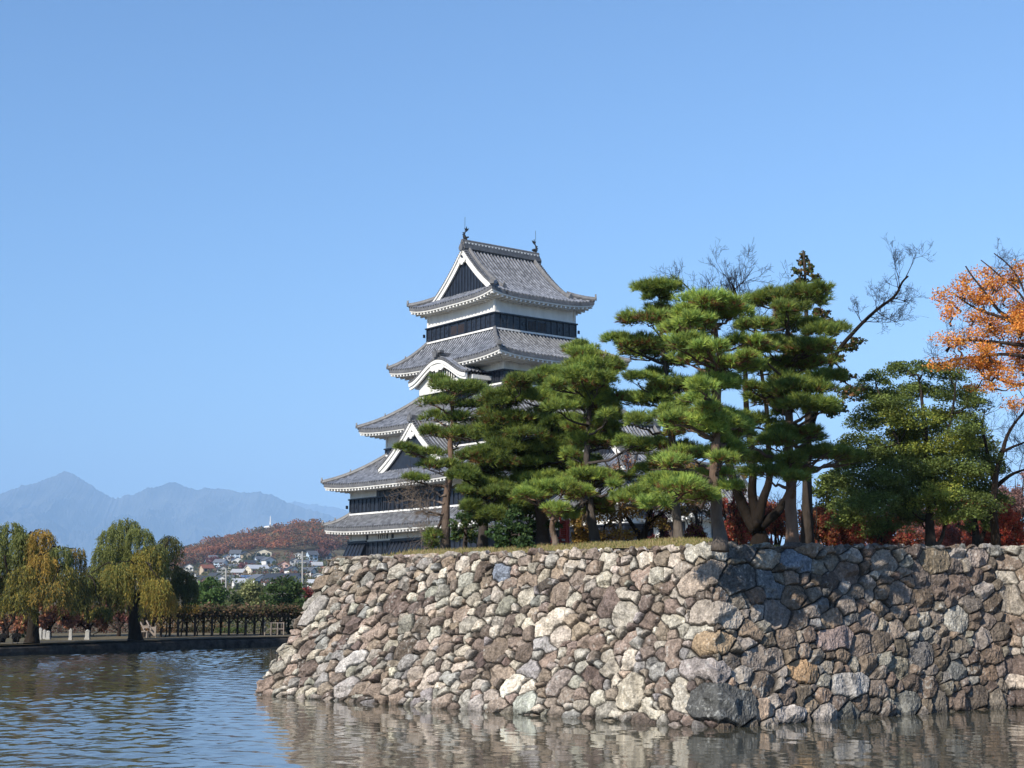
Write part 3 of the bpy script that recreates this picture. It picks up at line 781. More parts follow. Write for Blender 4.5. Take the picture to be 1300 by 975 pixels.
    if ornaments:
        for bb, d in ((bA + .25, VB), (bB - .25, -VB)):
            fb = MB(); fish(fb, L3(ac, bb, f(Du) + .70), d, .64)
            if rod: fb.tube(np.stack([L3(ac, bb, f(Du) + 1.2), L3(ac, bb, f(Du) + 2.7)]), .018, 5)
            fb.build('roof_fish', 'bronze', ro)
    return r

def storey(parent, r, zb, zm, zt, open_left=(), open_right=(), tall=None, pitch=.62):
    """white plaster above, black weatherboards with battens below"""
    w = MB()
    for (P0, e, n, L) in sides(r):
        E = UA * e[0] + VB * e[1]; Nn = UA * n[0] + VB * n[1]
        w.grid(np.stack([L3([P0[0], P0[0] + e[0] * L], [P0[1], P0[1] + e[1] * L], zb), L3([P0[0], P0[0] + e[0] * L], [P0[1], P0[1] + e[1] * L], zt)], 1))
    for (ca, cb) in ((r[0], r[2]), (r[1], r[2]), (r[0], r[3]), (r[1], r[3])):
        w.box(L3(ca, cb, (zm + zt) / 2), (.09, .09, (zt - zm) / 2), UA, VB, ZU)
    # plaster band just above the boards, a little proud
    for (P0, e, n, L) in sides(grow(r, .05)):
        E = UA * e[0] + VB * e[1]; Nn = UA * n[0] + VB * n[1]
        w.box(L3(P0[0] + e[0] * L / 2, P0[1] + e[1] * L / 2, zm + .13), (L / 2, .05, .10), E, Nn, ZU)
    w.build('plaster_wall', 'plaster', parent)
    b = MB(); bt = MB()
    R = rng(int(abs(zb) * 100))
    for (P0, e, n, L), ops in zip(sides(grow(r, .07)), (open_left, open_right, (), ())):
        E = UA * e[0] + VB * e[1]; Nn = UA * n[0] + VB * n[1]
        b.grid(np.stack([L3([P0[0], P0[0] + e[0] * L], [P0[1], P0[1] + e[1] * L], zb), L3([P0[0], P0[0] + e[0] * L], [P0[1], P0[1] + e[1] * L], zm)], 1))
        bt.box(L3(P0[0] + e[0] * L / 2 - n[0] * .06, P0[1] + e[1] * L / 2 - n[1] * .06, zm + .01), (L / 2 + .1, .12, .05), E, Nn, ZU)
        bt.box(L3(P0[0] + e[0] * L / 2 - n[0] * .03, P0[1] + e[1] * L / 2 - n[1] * .03, zb + .2), (L / 2, .05, .06), E, Nn, ZU)
        k = int(L / pitch)
        for i in range(k + 1):
            s = i * L / k
            if any(abs(s - o_[0]) < o_[1] for o_ in ops): continue
            bt.box(L3(P0[0] + e[0] * s - n[0] * .03, P0[1] + e[1] * s - n[1] * .03, (zb + zm) / 2), (.055, .045, (zm - zb) / 2), E, Nn, ZU)
            if i % 3 == 1 and zm - zb > .8:
                bt.box(L3(P0[0] + e[0] * (s + pitch / 2) - n[0] * .02, P0[1] + e[1] * (s + pitch / 2) - n[1] * .02, zb + (zm - zb) * .55), (.10, .04, .14), E, Nn, ZU)
        nb = max(2, int((zm - zb) / .34))
        for i in range(1, nb):
            bt.box(L3(P0[0] + e[0] * L / 2 - n[0] * .012, P0[1] + e[1] * L / 2 - n[1] * .012, zb + (zm - zb) * i / nb), (L / 2, .014, .012), E, Nn, ZU)
    bo = b.build('board_cladding', 'black_boards', parent); bt.build('batten', 'black_boards', bo)
    for (P0, e, n, L), ops in zip(sides(grow(r, .07)), (open_left, open_right, (), ())):
        E = UA * e[0] + VB * e[1]; Nn = UA * n[0] + VB * n[1]
        for o_ in ops:
            m1 = MB(); c = L3(P0[0] + e[0] * o_[0] - n[0] * .035, P0[1] + e[1] * o_[0] - n[1] * .035, (o_[2] + o_[3]) / 2)
            m1.box(c, (o_[1], .03, (o_[3] - o_[2]) / 2), E, Nn, ZU)
            wi = m1.build('window', 'shutter_wood', parent)
            m2 = MB()
            for q in (-1, 1): m2.box(c + E * q * (o_[1] + .05), (.05, .07, (o_[3] - o_[2]) / 2 + .1), E, Nn, ZU)
            for q in np.linspace(-.7, .7, 5): m2.box(c + E * q * o_[1] - Nn * .04, (.025, .02, (o_[3] - o_[2]) / 2), E, Nn, ZU)
            m2.box(c - ZU * ((o_[3] - o_[2]) / 2 + .05), (o_[1] + .1, .07, .05), E, Nn, ZU)
            m2.build('window_frame', 'black_boards', wi)

def plinth(parent, r, zt, flare):
    mb = MB()
    R = rng(77)
    for (P0, e, n, L) in sides(grow(r, .3)):
        ns, nv = int(L / .22), 30
        s = np.linspace(0, 1, ns); t = np.linspace(0, 1, nv)
        o_ = flare * (1 - t) ** 1.4
        S_, T_ = np.meshgrid(s, t, indexing='ij')
        ll = s[:, None] * (L + 2 * o_[None]) - o_[None]
        h = fbm(S_ * L * 1.4, T_ * 8 * 1.4, 5, 3)
        P = L3(P0[0] + e[0] * ll - n[0] * (o_ + h * .25 - .1), P0[1] + e[1] * ll - n[1] * (o_ + h * .25 - .1), zt * T_ - .5 * (1 - T_))
        c = np.array([.3, .27, .23])[None, None] * (.5 + 1.1 * vn(S_ * L * 1.8, T_ * zt * 2.4, 9))[..., None]
        mb.grid(P, col=c)
    return mb.build('stone_base', 'stone', parent)

S5, S4, S3, S1 = (0, 9.35, 0, 8.4), (-1.5, 10.05, -.2, 9.3), (-2.45, 11.8, -2.45, 10.85), (-4.58, 13.93, -4.58, 12.98)
keep = empty('castle_keep', L3(4.6, 4.2, 6.2), 'tall five-roofed castle keep with white plaster walls above black boards', 'castle')
plinth(keep, S1, 6.15, 3.0)
storey(keep, S1, 6.1, 7.85, 9.35, pitch=.7)
skirt(keep, grow(S1, .02), grow(S1, 1.65), 10.15, 8.95, .28)
storey(keep, S1, 10.1, 11.5, 12.9)
skirt(keep, S3, grow(S1, 1.72), 15.1, 12.55, .32)
storey(keep, S3, 15.0, 15.75, 17.5)
skirt(keep, S4, grow(S3, 1.77), 20.0, 17.2, .32)
storey(keep, S4, 19.95, 21.15, 22.6)
skirt(keep, S5, (-3.5, 12.05, -2.2, 11.3), 24.65, 22.25, .36)
storey(keep, S5, 24.6, 26.0, 27.9, open_left=((9.35 - 5.35, .42, 24.95, 25.7), (9.35 - 4.3, .42, 24.95, 25.7)), open_right=((3.75, .42, 24.95, 25.7), (4.85, .42, 24.95, 25.7)))
gabled_roof(keep, S5, 1.2, 27.5, 32.25, .45, .42, rod=True)

# taller boarded panel, barred window and slanting stone-drop skirts low on the left face
mb = MB(); c = L3(5.2, -4.58 - .10, 11.85); mb.box(c, (4.6, .06, .36), UA, VB, ZU)
for k in range(13): mb.box(L3(.9 + k * .7, -4.58 - .17, 11.2), (.05, .03, .95), UA, VB, ZU)
mb.build('board_panel', 'black_boards', keep)
for aa, ab in ((11.35, 14.0), (2.1, 7.46)):
    mb = MB(); mt = MB()
    z1, z2, o1, o2 = 7.9, 6.15, .12, .95
    V = [L3(aa, -4.58, z2), L3(ab, -4.58, z2), L3(aa, -4.58 - o2, z2), L3(ab, -4.58 - o2, z2), L3(aa, -4.58, z1), L3(ab, -4.58, z1), L3(aa, -4.58 - o1, z1), L3(ab, -4.58 - o1, z1)]
    mb.hexa(V); sk = mb.build('stone_drop', 'black_boards', keep)
    d = nrm(L3(0, -o2, z2) - L3(0, -o1, z1)); nn = nrm(np.cross(d, UA)); nn = nn if nn @ VB < 0 else -nn
    n_ = int((ab - aa) / .5)
    for k in range(n_ + 1):
        x = aa + (ab - aa) * k / n_
        c = (L3(x, -4.58 - o1, z1) + L3(x, -4.58 - o2, z2)) / 2
        mt.box(c + nn * .02, (.045, .97, .04), UA, d, nn)
    mt.box(L3((aa + ab) / 2, -4.58 - .12, z1 + .06), ((ab - aa) / 2 + .08, .14, .05), UA, VB, ZU)
    mt.build('batten', 'black_boards', sk)
for aw in (9.0,):
    mb = MB(); mb.box(L3(aw, -4.60, 8.45), (.75, .04, .52), UA, VB, ZU); w_ = mb.build('barred_window', 'lattice_dark', keep)
    m2 = MB()
    for k in range(5): m2.box(L3(aw - .6 + k * .3, -4.66, 8.45), (.06, .05, .52), UA, VB, ZU)
    m2.build('window_bars', 'plaster', w_)
for a_ in (11.3, 7.5):
    mb = MB(); mb.box(L3(a_, -4.62, 8.5), (.09, .06, .6), UA, VB, ZU); mb.build('wall_post', 'black_boards', keep)

def dormer(parent, ac, hw, bf, bb, zf, za):
    """triangular gable set on a skirt roof of the left face"""
    f = lambda x: zf + (za - zf) * (.66 * (1 - abs(x) / hw) + .34 * (1 - abs(x) / hw) ** 2)
    mb = MB()
    for sa in (-1, 1):
        s, h = tile_cols(bb - bf)
        x = np.linspace(0, hw + .25, 12)
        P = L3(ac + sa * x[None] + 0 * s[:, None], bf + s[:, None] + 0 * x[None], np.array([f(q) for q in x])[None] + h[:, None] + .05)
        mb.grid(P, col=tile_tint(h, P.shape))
    r = mb.build('dormer_gable', 'roof_tile', parent)
    mr = MB()
    mr.box(L3(ac, (bf + bb) / 2, za + .2), (.16, (bb - bf) / 2 + .1, .22), UA, VB, ZU); oni(mr, L3(ac, bf - .1, za), -VB, 1.2)
    for sa in (-1, 1):
        for x in np.linspace(.2, hw + .1, 24):
            c = L3(ac + sa * x, bf - .12, f(x) + .12); mr.tube(np.stack([c, c + VB * .4]), .11, 6)
    mr.build('verge_tiles', 'ridge_tile', r)
    mg = MB(); xs = np.linspace(-hw, hw, 41)
    mg.prism(np.vstack([curve_pts(f, xs), curve_pts(lambda x: f(x) - .62 - .15 * (1 - abs(x) / hw), xs)[::-1]]), UA, ZU, VB * .14, L3(ac, bf + .02, 0))
    mg.prism(np.vstack([curve_pts(f, xs), curve_pts(lambda x: f(x) - .24, xs)[::-1]]), UA, ZU, VB * .1, L3(ac, bf - .083, 0))
    pend = np.array([(-.42, .1), (-.5, -.1), (-.32, -.3), (-.2, -.22), (-.12, -.42), (.12, -.42), (.2, -.22), (.32, -.3), (.5, -.1), (.42, .1)])
    mg.prism(pend, UA, ZU, VB * .1, L3(ac, bf - .09, za - 1.05))
    mg.build('bargeboard', 'plaster', r)
    gp = MB(); gp.prism(np.vstack([curve_pts(lambda x: f(x) - .1, xs), [(hw, zf - 1), (-hw, zf - 1)]]), UA, ZU, VB * .06, L3(ac, bf + .25, 0))
    gp.build('gable_boards', 'black_boards', r)
dormer(keep, 4.5, 4.7, -4.9, -1.5, 13.75, 17.35)

def cusped(parent, ac, hw, bf, bb, zf, za):
    """bow-shaped gable with a thick white bargeboard"""
    g = lambda x: zf + (za - zf) * .5 * (1 + math.cos(math.pi * min(1, abs(x) / hw))) ** .9
    mb = MB(); xs = np.linspace(-hw, hw, 61); s, h = tile_cols(bb - bf)
    P = L3(ac + xs[None] + 0 * s[:, None], bf + s[:, None] + 0 * xs[None], np.array([g(x) for x in xs])[None] + .30 + h[:, None])
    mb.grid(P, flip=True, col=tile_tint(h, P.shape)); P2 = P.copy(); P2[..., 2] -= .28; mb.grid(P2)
    r = mb.build('cusped_gable', 'roof_tile', parent)
    mr = MB()
    for x in np.linspace(-hw, hw, 34):
        c = L3(ac + x, bf - .10, g(x) + .27); mr.tube(np.stack([c, c + VB * .35]), .11, 6)
    mr.box(L3(ac, (bf + bb) / 2, za + .5), (.2, (bb - bf) / 2, .2), UA, VB, ZU); oni(mr, L3(ac, bf - .1, za + .35), -VB, 1.2)
    mr.box(L3(ac, bf + .1, za + .72), (.55, .2, .10), UA, VB, ZU)
    mr.build('verge_tiles', 'ridge_tile', r)
    mg = MB()
    mg.prism(np.vstack([curve_pts(lambda x: g(x) + .15, xs), curve_pts(lambda x: g(x) - .36, xs)[::-1]]), UA, ZU, VB * .16, L3(ac, bf, 0))
    mg.prism(np.vstack([curve_pts(lambda x: g(x) + .15, xs), curve_pts(lambda x: g(x) - .12, xs)[::-1]]), UA, ZU, VB * .1, L3(ac, bf - .103, 0))
    for sa in (-1, 1):
        mg.box(L3(ac + sa * (hw - .35), (bf + bb) / 2 + .3, zf - .1), (.45, (bb - bf) / 2 - .3, .16), UA, VB, ZU)
        mg.box(L3(ac + sa * (hw - .75), (bf + bb) / 2 + .4, zf - .42), (.3, (bb - bf) / 2 - .5, .15), UA, VB, ZU)
    pend = np.array([(-.9, .25), (-1.0, -.05), (-.6, -.25), (-.3, -.15), (-.15, -.35), (.15, -.35), (.3, -.15), (.6, -.25), (1.0, -.05), (.9, .25)])
    mg.prism(pend, UA, ZU, VB * .1, L3(ac, bf - .05, za - .6))
    mg.build('bargeboard', 'plaster', r)
    mw = MB(); mw.prism(np.vstack([curve_pts(lambda x: g(x) - .2, xs[6:-6]), [(xs[-7], zf - .9), (xs[6], zf - .9)]]), UA, ZU, VB * .1, L3(ac, bf + .45, 0))
    mw.build('plaster_wall', 'plaster', r)
    ml = MB(); ml.box(L3(ac - .1, bf + .43, zf + .45), (1.9, .03, .42), UA, VB, ZU)
    ml.build('lattice_window', 'lattice_dark', r)
    mq = MB()
    for k in range(12): mq.box(L3(ac - 1.85 + k * .32, bf + .38, zf + .45), (.05, .03, .42), UA, VB, ZU)
    mq.build('window_bars', 'plaster', r)
cusped(keep, 4.1, 3.95, -2.75, -.1, 20.75, 22.35)
mb = MB(); mb.box(L3(4.1, -1.0, 20.2), (2.9, .9, .5), UA, VB, ZU); mb.build('bay', 'black_boards', keep)

T1, T2 = (-13, -5.4, 2, 10), (-12.2, -6.2, 2.8, 9.2)
tur = empty('turret', L3(-9, 6, 6), 'low two-roofed turret joined to the keep, half hidden behind the pines', 'turret')
plinth(tur, T1, 6.0, 2.2)
storey(tur, T1, 6.0, 8.6, 10.6)
skirt(tur, T2, grow(T1, 1.4), 11.9, 10.3, .3)
storey(tur, T2, 11.8, 12.3, 13.2)
gabled_roof(tur, T2, 1.35, 12.75, 16.6, .5, .35, ornaments=False)
T3 = (-17.5, -13.6, 4.5, 12)
tsu = empty('moon_viewing_turret', L3(-17, 8, 5), 'low single-storey turret with a barred dark window right of the two-roofed turret', 'turret')
plinth(tsu, T3, 5.2, 1.6)
storey(tsu, T3, 5.2, 7.2, 9.6, open_left=((2.0, 1.1, 7.6, 8.7),), open_right=((4.2, 2.2, 7.6, 8.7),))
gabled_roof(tsu, T3, 1.2, 9.2, 12.4, .5, .3, ornaments=False)

# ------------------------------------------------------------------ plants
def darts(mb, P, axis, k, spread, ln, wd, col, R, jit=.25):
    """k thin blades from every point of P round its axis"""
    n = len(P)
    d = nrm(axis[:, None, :] + spread * R.normal(size=(n, k, 3)))
    sd_ = nrm(np.cross(d, R.normal(size=(n, k, 3))))
    L = (np.asarray(ln) * (1 + jit * R.normal(size=(n, k))))[..., None]
    b = P[:, None, :]
    V = np.stack([b - sd_ * wd / 2, b + sd_ * wd / 2, b + d * L], 2).reshape(-1, 3)
    mb.raw(V, tris=np.arange(len(V)).reshape(-1, 3), col=np.repeat(col, 3 * k, 0))
def flakes(mb, P, size, col, R, up=.4, aspect=.7):
    """one four-cornered leaf at every point"""
    n = len(P)
    nn = nrm(R.normal(size=(n, 3)) + np.array([0, 0, up])); a = nrm(np.cross(nn, R.normal(size=(n, 3)))); b = np.cross(nn, a)
    s = (size * R.uniform(.6, 1.3, n))[:, None]
    V = np.stack([P - a * s * .5, P + b * s * .5 * aspect, P + a * s * .5, P - b * s * .5 * aspect], 1).reshape(-1, 3)
    mb.raw(V, quads=np.arange(4 * n).reshape(-1, 4), col=np.repeat(col, 4, 0))
def in_blob(c, r, n, R, lumps=7, lr=.45, top=False):
    d = nrm(R.normal(size=(lumps, 3))); 
    if top: d[:, 2] = np.abs(d[:, 2]) * .9 - .15
    lc = d * (R.random((lumps, 1)) ** .4) * (1 - lr * .6)
    k = R.integers(0, lumps, n)
    q = nrm(R.normal(size=(n, 3))) * (R.random((n, 1)) ** .45) * lr
    u = lc[k] + q
    return np.asarray(c) + u * np.asarray(r), q / lr, u, R.uniform(.68, 1.3, lumps)[k][:, None]
def wobble(pts, R, a, n=3):
    """smooth, slightly crooked line through pts"""
    pts = np.asarray(pts, float); t = np.linspace(0, len(pts) - 1, (len(pts) - 1) * n + 1)
    out = np.stack([np.interp(t, np.arange(len(pts)), pts[:, i]) for i in range(3)], 1)
    w = R.normal(size=out.shape) * a * 1.6; w[0] = 0; w[-1] *= .3
    out = out + w
    for _ in range(3): out[1:-1] = (out[:-2] + 2 * out[1:-1] + out[2:]) / 4
    return out
def limb(mb, p, q, r0, r1, R, sag=0., n=7, col=(1, 1, 1), wob=.05, sides_=6):
    t = np.linspace(0, 1, n)[:, None]
    pts = p + (q - p) * t + np.array([0, 0, -1.0]) * sag * (4 * t * (1 - t)) * np.linalg.norm(q - p)
    w = R.normal(size=pts.shape) * wob; w[0] = 0; w[-1] = 0
    pts = pts + w
    mb.tube(pts, np.linspace(r0, r1, n), sides_, col=col, jit=.25, R=R)
    return pts
def twigs(mb, p, d, L, r, depth, R, col=(1, 1, 1), spread=.55, up=.12, minr=.003):
    n = 4; pts = [p]; dd = d
    for i in range(n):
        dd = nrm(dd + R.normal(size=3) * .16 + np.array([0, 0, up * .3])); pts.append(pts[-1] + dd * L / n)
    mb.tube(np.array(pts), np.linspace(r, max(minr, r * .45), n + 1), 5 if depth > 1 else 4, col=col, cap=False)
    if depth <= 0: return [pts[-1]]
    ends = []
    for i in range(R.integers(2, 4) + (1 if depth > 1 else 0)):
        k = R.integers(1, n + 1)
        nd = nrm(dd + R.normal(size=3) * spread + np.array([0, 0, up]))
        ends += twigs(mb, pts[k], nd, L * R.uniform(.5, .75), max(minr, r * .5), depth - 1, R, col, spread, up, minr)
    return ends
def groundY(px, py, z0=4.62):
    p = on(px, py, z0)
    for _ in range(4):
        z0 = float(topz(p[0], p[1])) - .03; p = on(px, py, z0)
    return p

RED = np.array([.20, .115, .075]); GRY = np.array([.105, .088, .075]); DRK = np.array([.055, .046, .042])
def pine(base, line, r0, pads, label, seed, Y=None, tone=1.0, hue=(1, 1, 1), bark=(GRY, GRY), dens=230, deepen=.9, brown=.10, fill=.85, group='pines on the rampart', dead=None):
    R = rng(seed)
    if Y is None: b = groundY(*base)
    else:
        b = at(base[0], base[1], Y); b[2] = float(topz(b[0], b[1])) - .03
    Y = b[1]
    t = empty('pine_tree', b, label, 'pine tree', group)
    tr = MB()
    ctl = [b - np.array([0, 0, .15])] + [at(x, y, Y + R.normal() * .12) for x, y in line]
    pts = wobble(ctl, R, .025, 4); m = len(pts); f = np.linspace(0, 1, m)
    rad = r0 * .74 * (1 - .75 * f) * (1 + .4 * np.exp(-f * 22))
    colr = np.array(bark[0]) * (1 - f[:, None]) + np.array(bark[1]) * f[:, None]
    tr.tube(pts, rad, 9, col=np.vstack([np.repeat(colr, 9, 0), colr[:1], colr[-1:]]), jit=.12, R=R)
    cr = MB()
    allp = [(x, y, rx, ry, R.normal() * deepen) for x, y, rx, ry in pads]
    for x, y, rx, ry in pads:
        if R.random() < fill: allp.append((x + R.normal() * rx * .5, y + R.normal() * ry * .6 + 4, rx * R.uniform(.6, .95), ry * .9, 1.0 + abs(R.normal()) * deepen))
        if R.random() < fill * .6: allp.append((x + R.normal() * rx * .6, y + R.normal() * ry * .9 + 8, rx * R.uniform(.5, .8), ry * .8, -.6 - abs(R.normal()) * deepen * .8))
    if fill > .3:
        ys = [q[1] for q in pads]
        for y in np.arange(min(ys) + 10, max(ys), 17):
            xt = np.interp(y, [q[1] for q in line][::-1], [q[0] for q in line][::-1])
            allp.append((xt + R.normal() * 14, y + R.normal() * 4, R.uniform(15, 24), R.uniform(7, 10), R.choice([-.55, .5]) + R.normal() * .2))
    base_c = np.array([(.092, .120, .022), (.112, .134, .024), (.074, .106, .024), (.058, .09, .022)]) * tone * 2.9 * np.array(hue)
    for (x, y, rx, ry, dy) in allp:
        c = at(x, y, Y + dy); k = Y / FOC; a = np.array([rx * k * 1.16, max(.55, rx * k * .95), ry * k * 1.45])
        n = int(dens * a[0] * a[1] * 4.2) + 60
        lum = int(13 * a[0] * a[1]) + 8
        P, q, u, lt = in_blob(c, a, n, R, lum, .30, top=True)
        ax = nrm(q * np.array([.9, .9, .7]) + np.array([0, 0, .7]) + u * np.array([.45, .45, .2]))
        col = base_c[R.integers(0, 4, n)] * R.uniform(.75, 1.2, (n, 1)) * lt
        isb = (u[:, 2] < .05) & (R.random(n) < brown * 3.2 * (R.random() < .6))
        col[isb] = np.array([.20, .095, .035]) * R.uniform(.7, 1.2, (isb.sum(), 1))
        darts(cr, P, ax, 9, .40, .17, .019, col, R)
        # bough that carries the pad
        zt = max(c[2] - a[2] * .5 - R.uniform(.15, .5), b[2] + min(1.5, .5 * (pts[-1][2] - b[2])))
        j = int(np.clip(np.searchsorted(pts[:, 2], zt), 2, m - 1)); s_ = pts[j]
        e_ = c - np.array([0, 0, a[2] * .35])
        L = np.linalg.norm(e_ - s_)
        lp = limb(tr, s_, e_, min(rad[j] * .55, .03 + L * .03), .02, R, sag=R.uniform(-.06, .10), col=colr[j] * .9, wob=.04)
        for _ in range(4):
            e2 = c + (R.random(3) * 2 - 1) * a * np.array([.7, .7, .3]); limb(tr, lp[R.integers(3, 7)], e2, .016, .007, R, n=4, col=colr[j] * .8, wob=.02, sides_=4)
    for (x0, y0, x1, y1) in (dead or ()):
        s_, e_ = at(x0, y0, Y), at(x1, y1, Y + R.normal() * .6)
        lp = limb(tr, s_, e_, .05, .02, R, sag=-.04, col=np.array([.22, .17, .14]), wob=.05)
        for _ in range(9): twigs(tr, lp[R.integers(2, 7)], nrm(R.normal(size=3) + (e_ - s_)), .7, .012, 2, R, (.2, .16, .13), .8, .15, .005)
    tr.build('trunk', 'pine_bark', t, smooth=True); cr.build('crown', 'needles', t)
    return t

pine((565, 703), [(567, 670), (566, 640), (570, 610), (573, 585), (571, 558), (575, 530), (573, 505), (578, 490)], .24,
     [(556, 486, 22, 9), (580, 494, 36, 10), (600, 497, 24, 8), (553, 511, 22, 9), (598, 515, 25, 7), (556, 531, 24, 9), (582, 533, 30, 9), (554, 550, 26, 9), (585, 556, 28, 11),
      (515, 571, 17, 6), (540, 576, 26, 8), (558, 592, 30, 10), (600, 580, 18, 9), (528, 608, 20, 6), (548, 682, 12, 12), (600, 606, 18, 9)],
     'slender pine with a reddish upper trunk and bare dead twigs low on its left', 11, tone=.72, bark=(GRY * .9, RED * 1.25), dens=150, brown=.05, fill=.25,
     dead=[(564, 640, 520, 634), (565, 652, 528, 652), (566, 628, 528, 620), (564, 660, 540, 650), (565, 668, 535, 686)])
pine((612, 700), [(613, 680), (616, 650), (622, 620), (630, 580), (640, 540), (650, 500)], .27,
     [(661, 486, 28, 11), (631, 508, 33, 12), (621, 526, 20, 10), (652, 534, 44, 12), (628, 552, 35, 13), (645, 570, 38, 12), (621, 586, 30, 12), (645, 594, 35, 12), (614, 612, 26, 11), (635, 622, 32, 12), (606, 640, 22, 10), (650, 640, 25, 10), (628, 655, 24, 10), (600, 620, 16, 8), (590, 600, 16, 8)],
     'dark thick-crowned pine with a nearly black trunk, right behind the slender red-barked one', 12, tone=.62, bark=(DRK, GRY * .6), brown=.09)
pine((690, 700), [(689, 680), (686, 650), (682, 620), (690, 580), (698, 540), (702, 500)], .36,
     [(700, 480, 30, 12), (724, 488, 36, 13), (692, 502, 26, 11), (715, 512, 30, 11), (698, 543, 30, 12), (728, 540, 42, 12), (694, 567, 30, 12), (722, 566, 33, 12), (684, 590, 24, 13), (715, 588, 36, 14), (690, 608, 26, 9), (658, 626, 24, 10), (668, 600, 16, 9)],
     'stout pine whose thick black trunk stands beside the pale forked one, crown of stacked tufts', 13, tone=.9, bark=(DRK, DRK * 1.4), brown=.10)
pine((703, 700), [(703, 680), (700, 665), (706, 648), (708, 636)], .17,
     [(690, 624, 34, 11), (716, 621, 30, 11), (672, 629, 20, 8), (740, 627, 18, 8)],
     'small pine with a pale forked leaning trunk and one flat sunlit crown', 14, tone=1.15, bark=(GRY * 1.5, RED), Y=46.2, fill=.4)
pine((756, 698), [(755, 680), (750, 655), (747, 625), (744, 590), (748, 540), (750, 500), (750, 460)], .26,
     [(746, 452, 28, 11), (752, 466, 33, 12), (728, 478, 24, 10), (759, 486, 28, 12), (757, 504, 35, 12), (770, 520, 20, 12), (742, 516, 26, 10), (750, 543, 34, 11), (760, 562, 36, 12), (778, 556, 17, 11), (742, 585, 22, 9), (750, 607, 34, 9), (777, 606, 22, 8), (755, 640, 24, 8), (722, 652, 15, 6)],
     'tall pine with a scaly grey trunk, its crown touching the right edge of the keep', 15, tone=.95, bark=(GRY * .8, DRK * 1.5), brown=.12)
pine((862, 695), [(861, 675), (858, 640), (856, 600), (853, 550), (848, 500), (842, 450), (838, 390)], .24,
     [(837, 369, 38, 12), (822, 405, 34, 13), (848, 398, 20, 9), (811, 438, 33, 13), (842, 440, 22, 10), (810, 482, 23, 9), (856, 491, 33, 14), (826, 508, 37, 15), (806, 534, 22, 12), (852, 528, 28, 13), (806, 571, 22, 11), (843, 566, 28, 11), (834, 588, 27, 12), (826, 617, 22, 13), (803, 630, 24, 12), (850, 612, 30, 12)],
     'leaning layered pine with the separate flat clumps standing out left against the sky', 16, tone=.88, bark=(GRY * 1.4, GRY * .7), brown=.14, fill=.35)
pine((914, 692), [(913, 670), (910, 640), (908, 600), (909, 560), (911, 510), (914, 470), (908, 425), (904, 400)], .24,
     [(898, 388, 46, 15), (868, 402, 30, 13), (930, 396, 26, 12), (862, 420, 28, 12), (870, 440, 32, 13), (880, 458, 30, 12), (944, 436, 26, 9), (930, 465, 42, 10), (906, 488, 32, 12), (880, 508, 26, 10), (906, 537, 42, 14), (936, 552, 20, 12), (865, 540, 26, 13), (881, 578, 38, 12), (919, 577, 35, 12), (848, 590, 28, 11), (862, 622, 36, 15), (893, 606, 24, 10), (832, 640, 20, 9)],
     'bright green pine nearest the wall corner, reddish upper trunk and wide sunlit lower boughs', 17, tone=1.25, bark=(GRY * 1.2, RED * 1.1), brown=.12, fill=.45)
pine((1006, 698), [(1006, 670), (1004, 630), (1002, 590), (1002, 540), (1001, 490), (999, 440), (1000, 390)], .27,
     [(978, 383, 30, 10), (1018, 377, 38, 12), (1040, 369, 15, 8), (1000, 395, 30, 9), (961, 415, 27, 10), (1007, 415, 38, 11), (1043, 423, 22, 12), (975, 440, 28, 10), (1032, 444, 38, 11), (961, 470, 27, 11), (1012, 466, 48, 12), (1046, 482, 25, 10), (1012, 496, 44, 13), (973, 507, 30, 11), (1030, 514, 34, 11), (956, 537, 34, 12), (985, 562, 30, 12), (1030, 550, 28, 11), (1040, 579, 38, 11), (1068, 579, 17, 9), (958, 585, 34, 11), (973, 602, 34, 10), (1012, 600, 24, 9)],
     'tall straight pine with dark stacked boughs, right of the dark many-limbed tree', 18, tone=.7, bark=(RED * .9 + GRY * .5, GRY * .8), brown=.06, fill=.45)

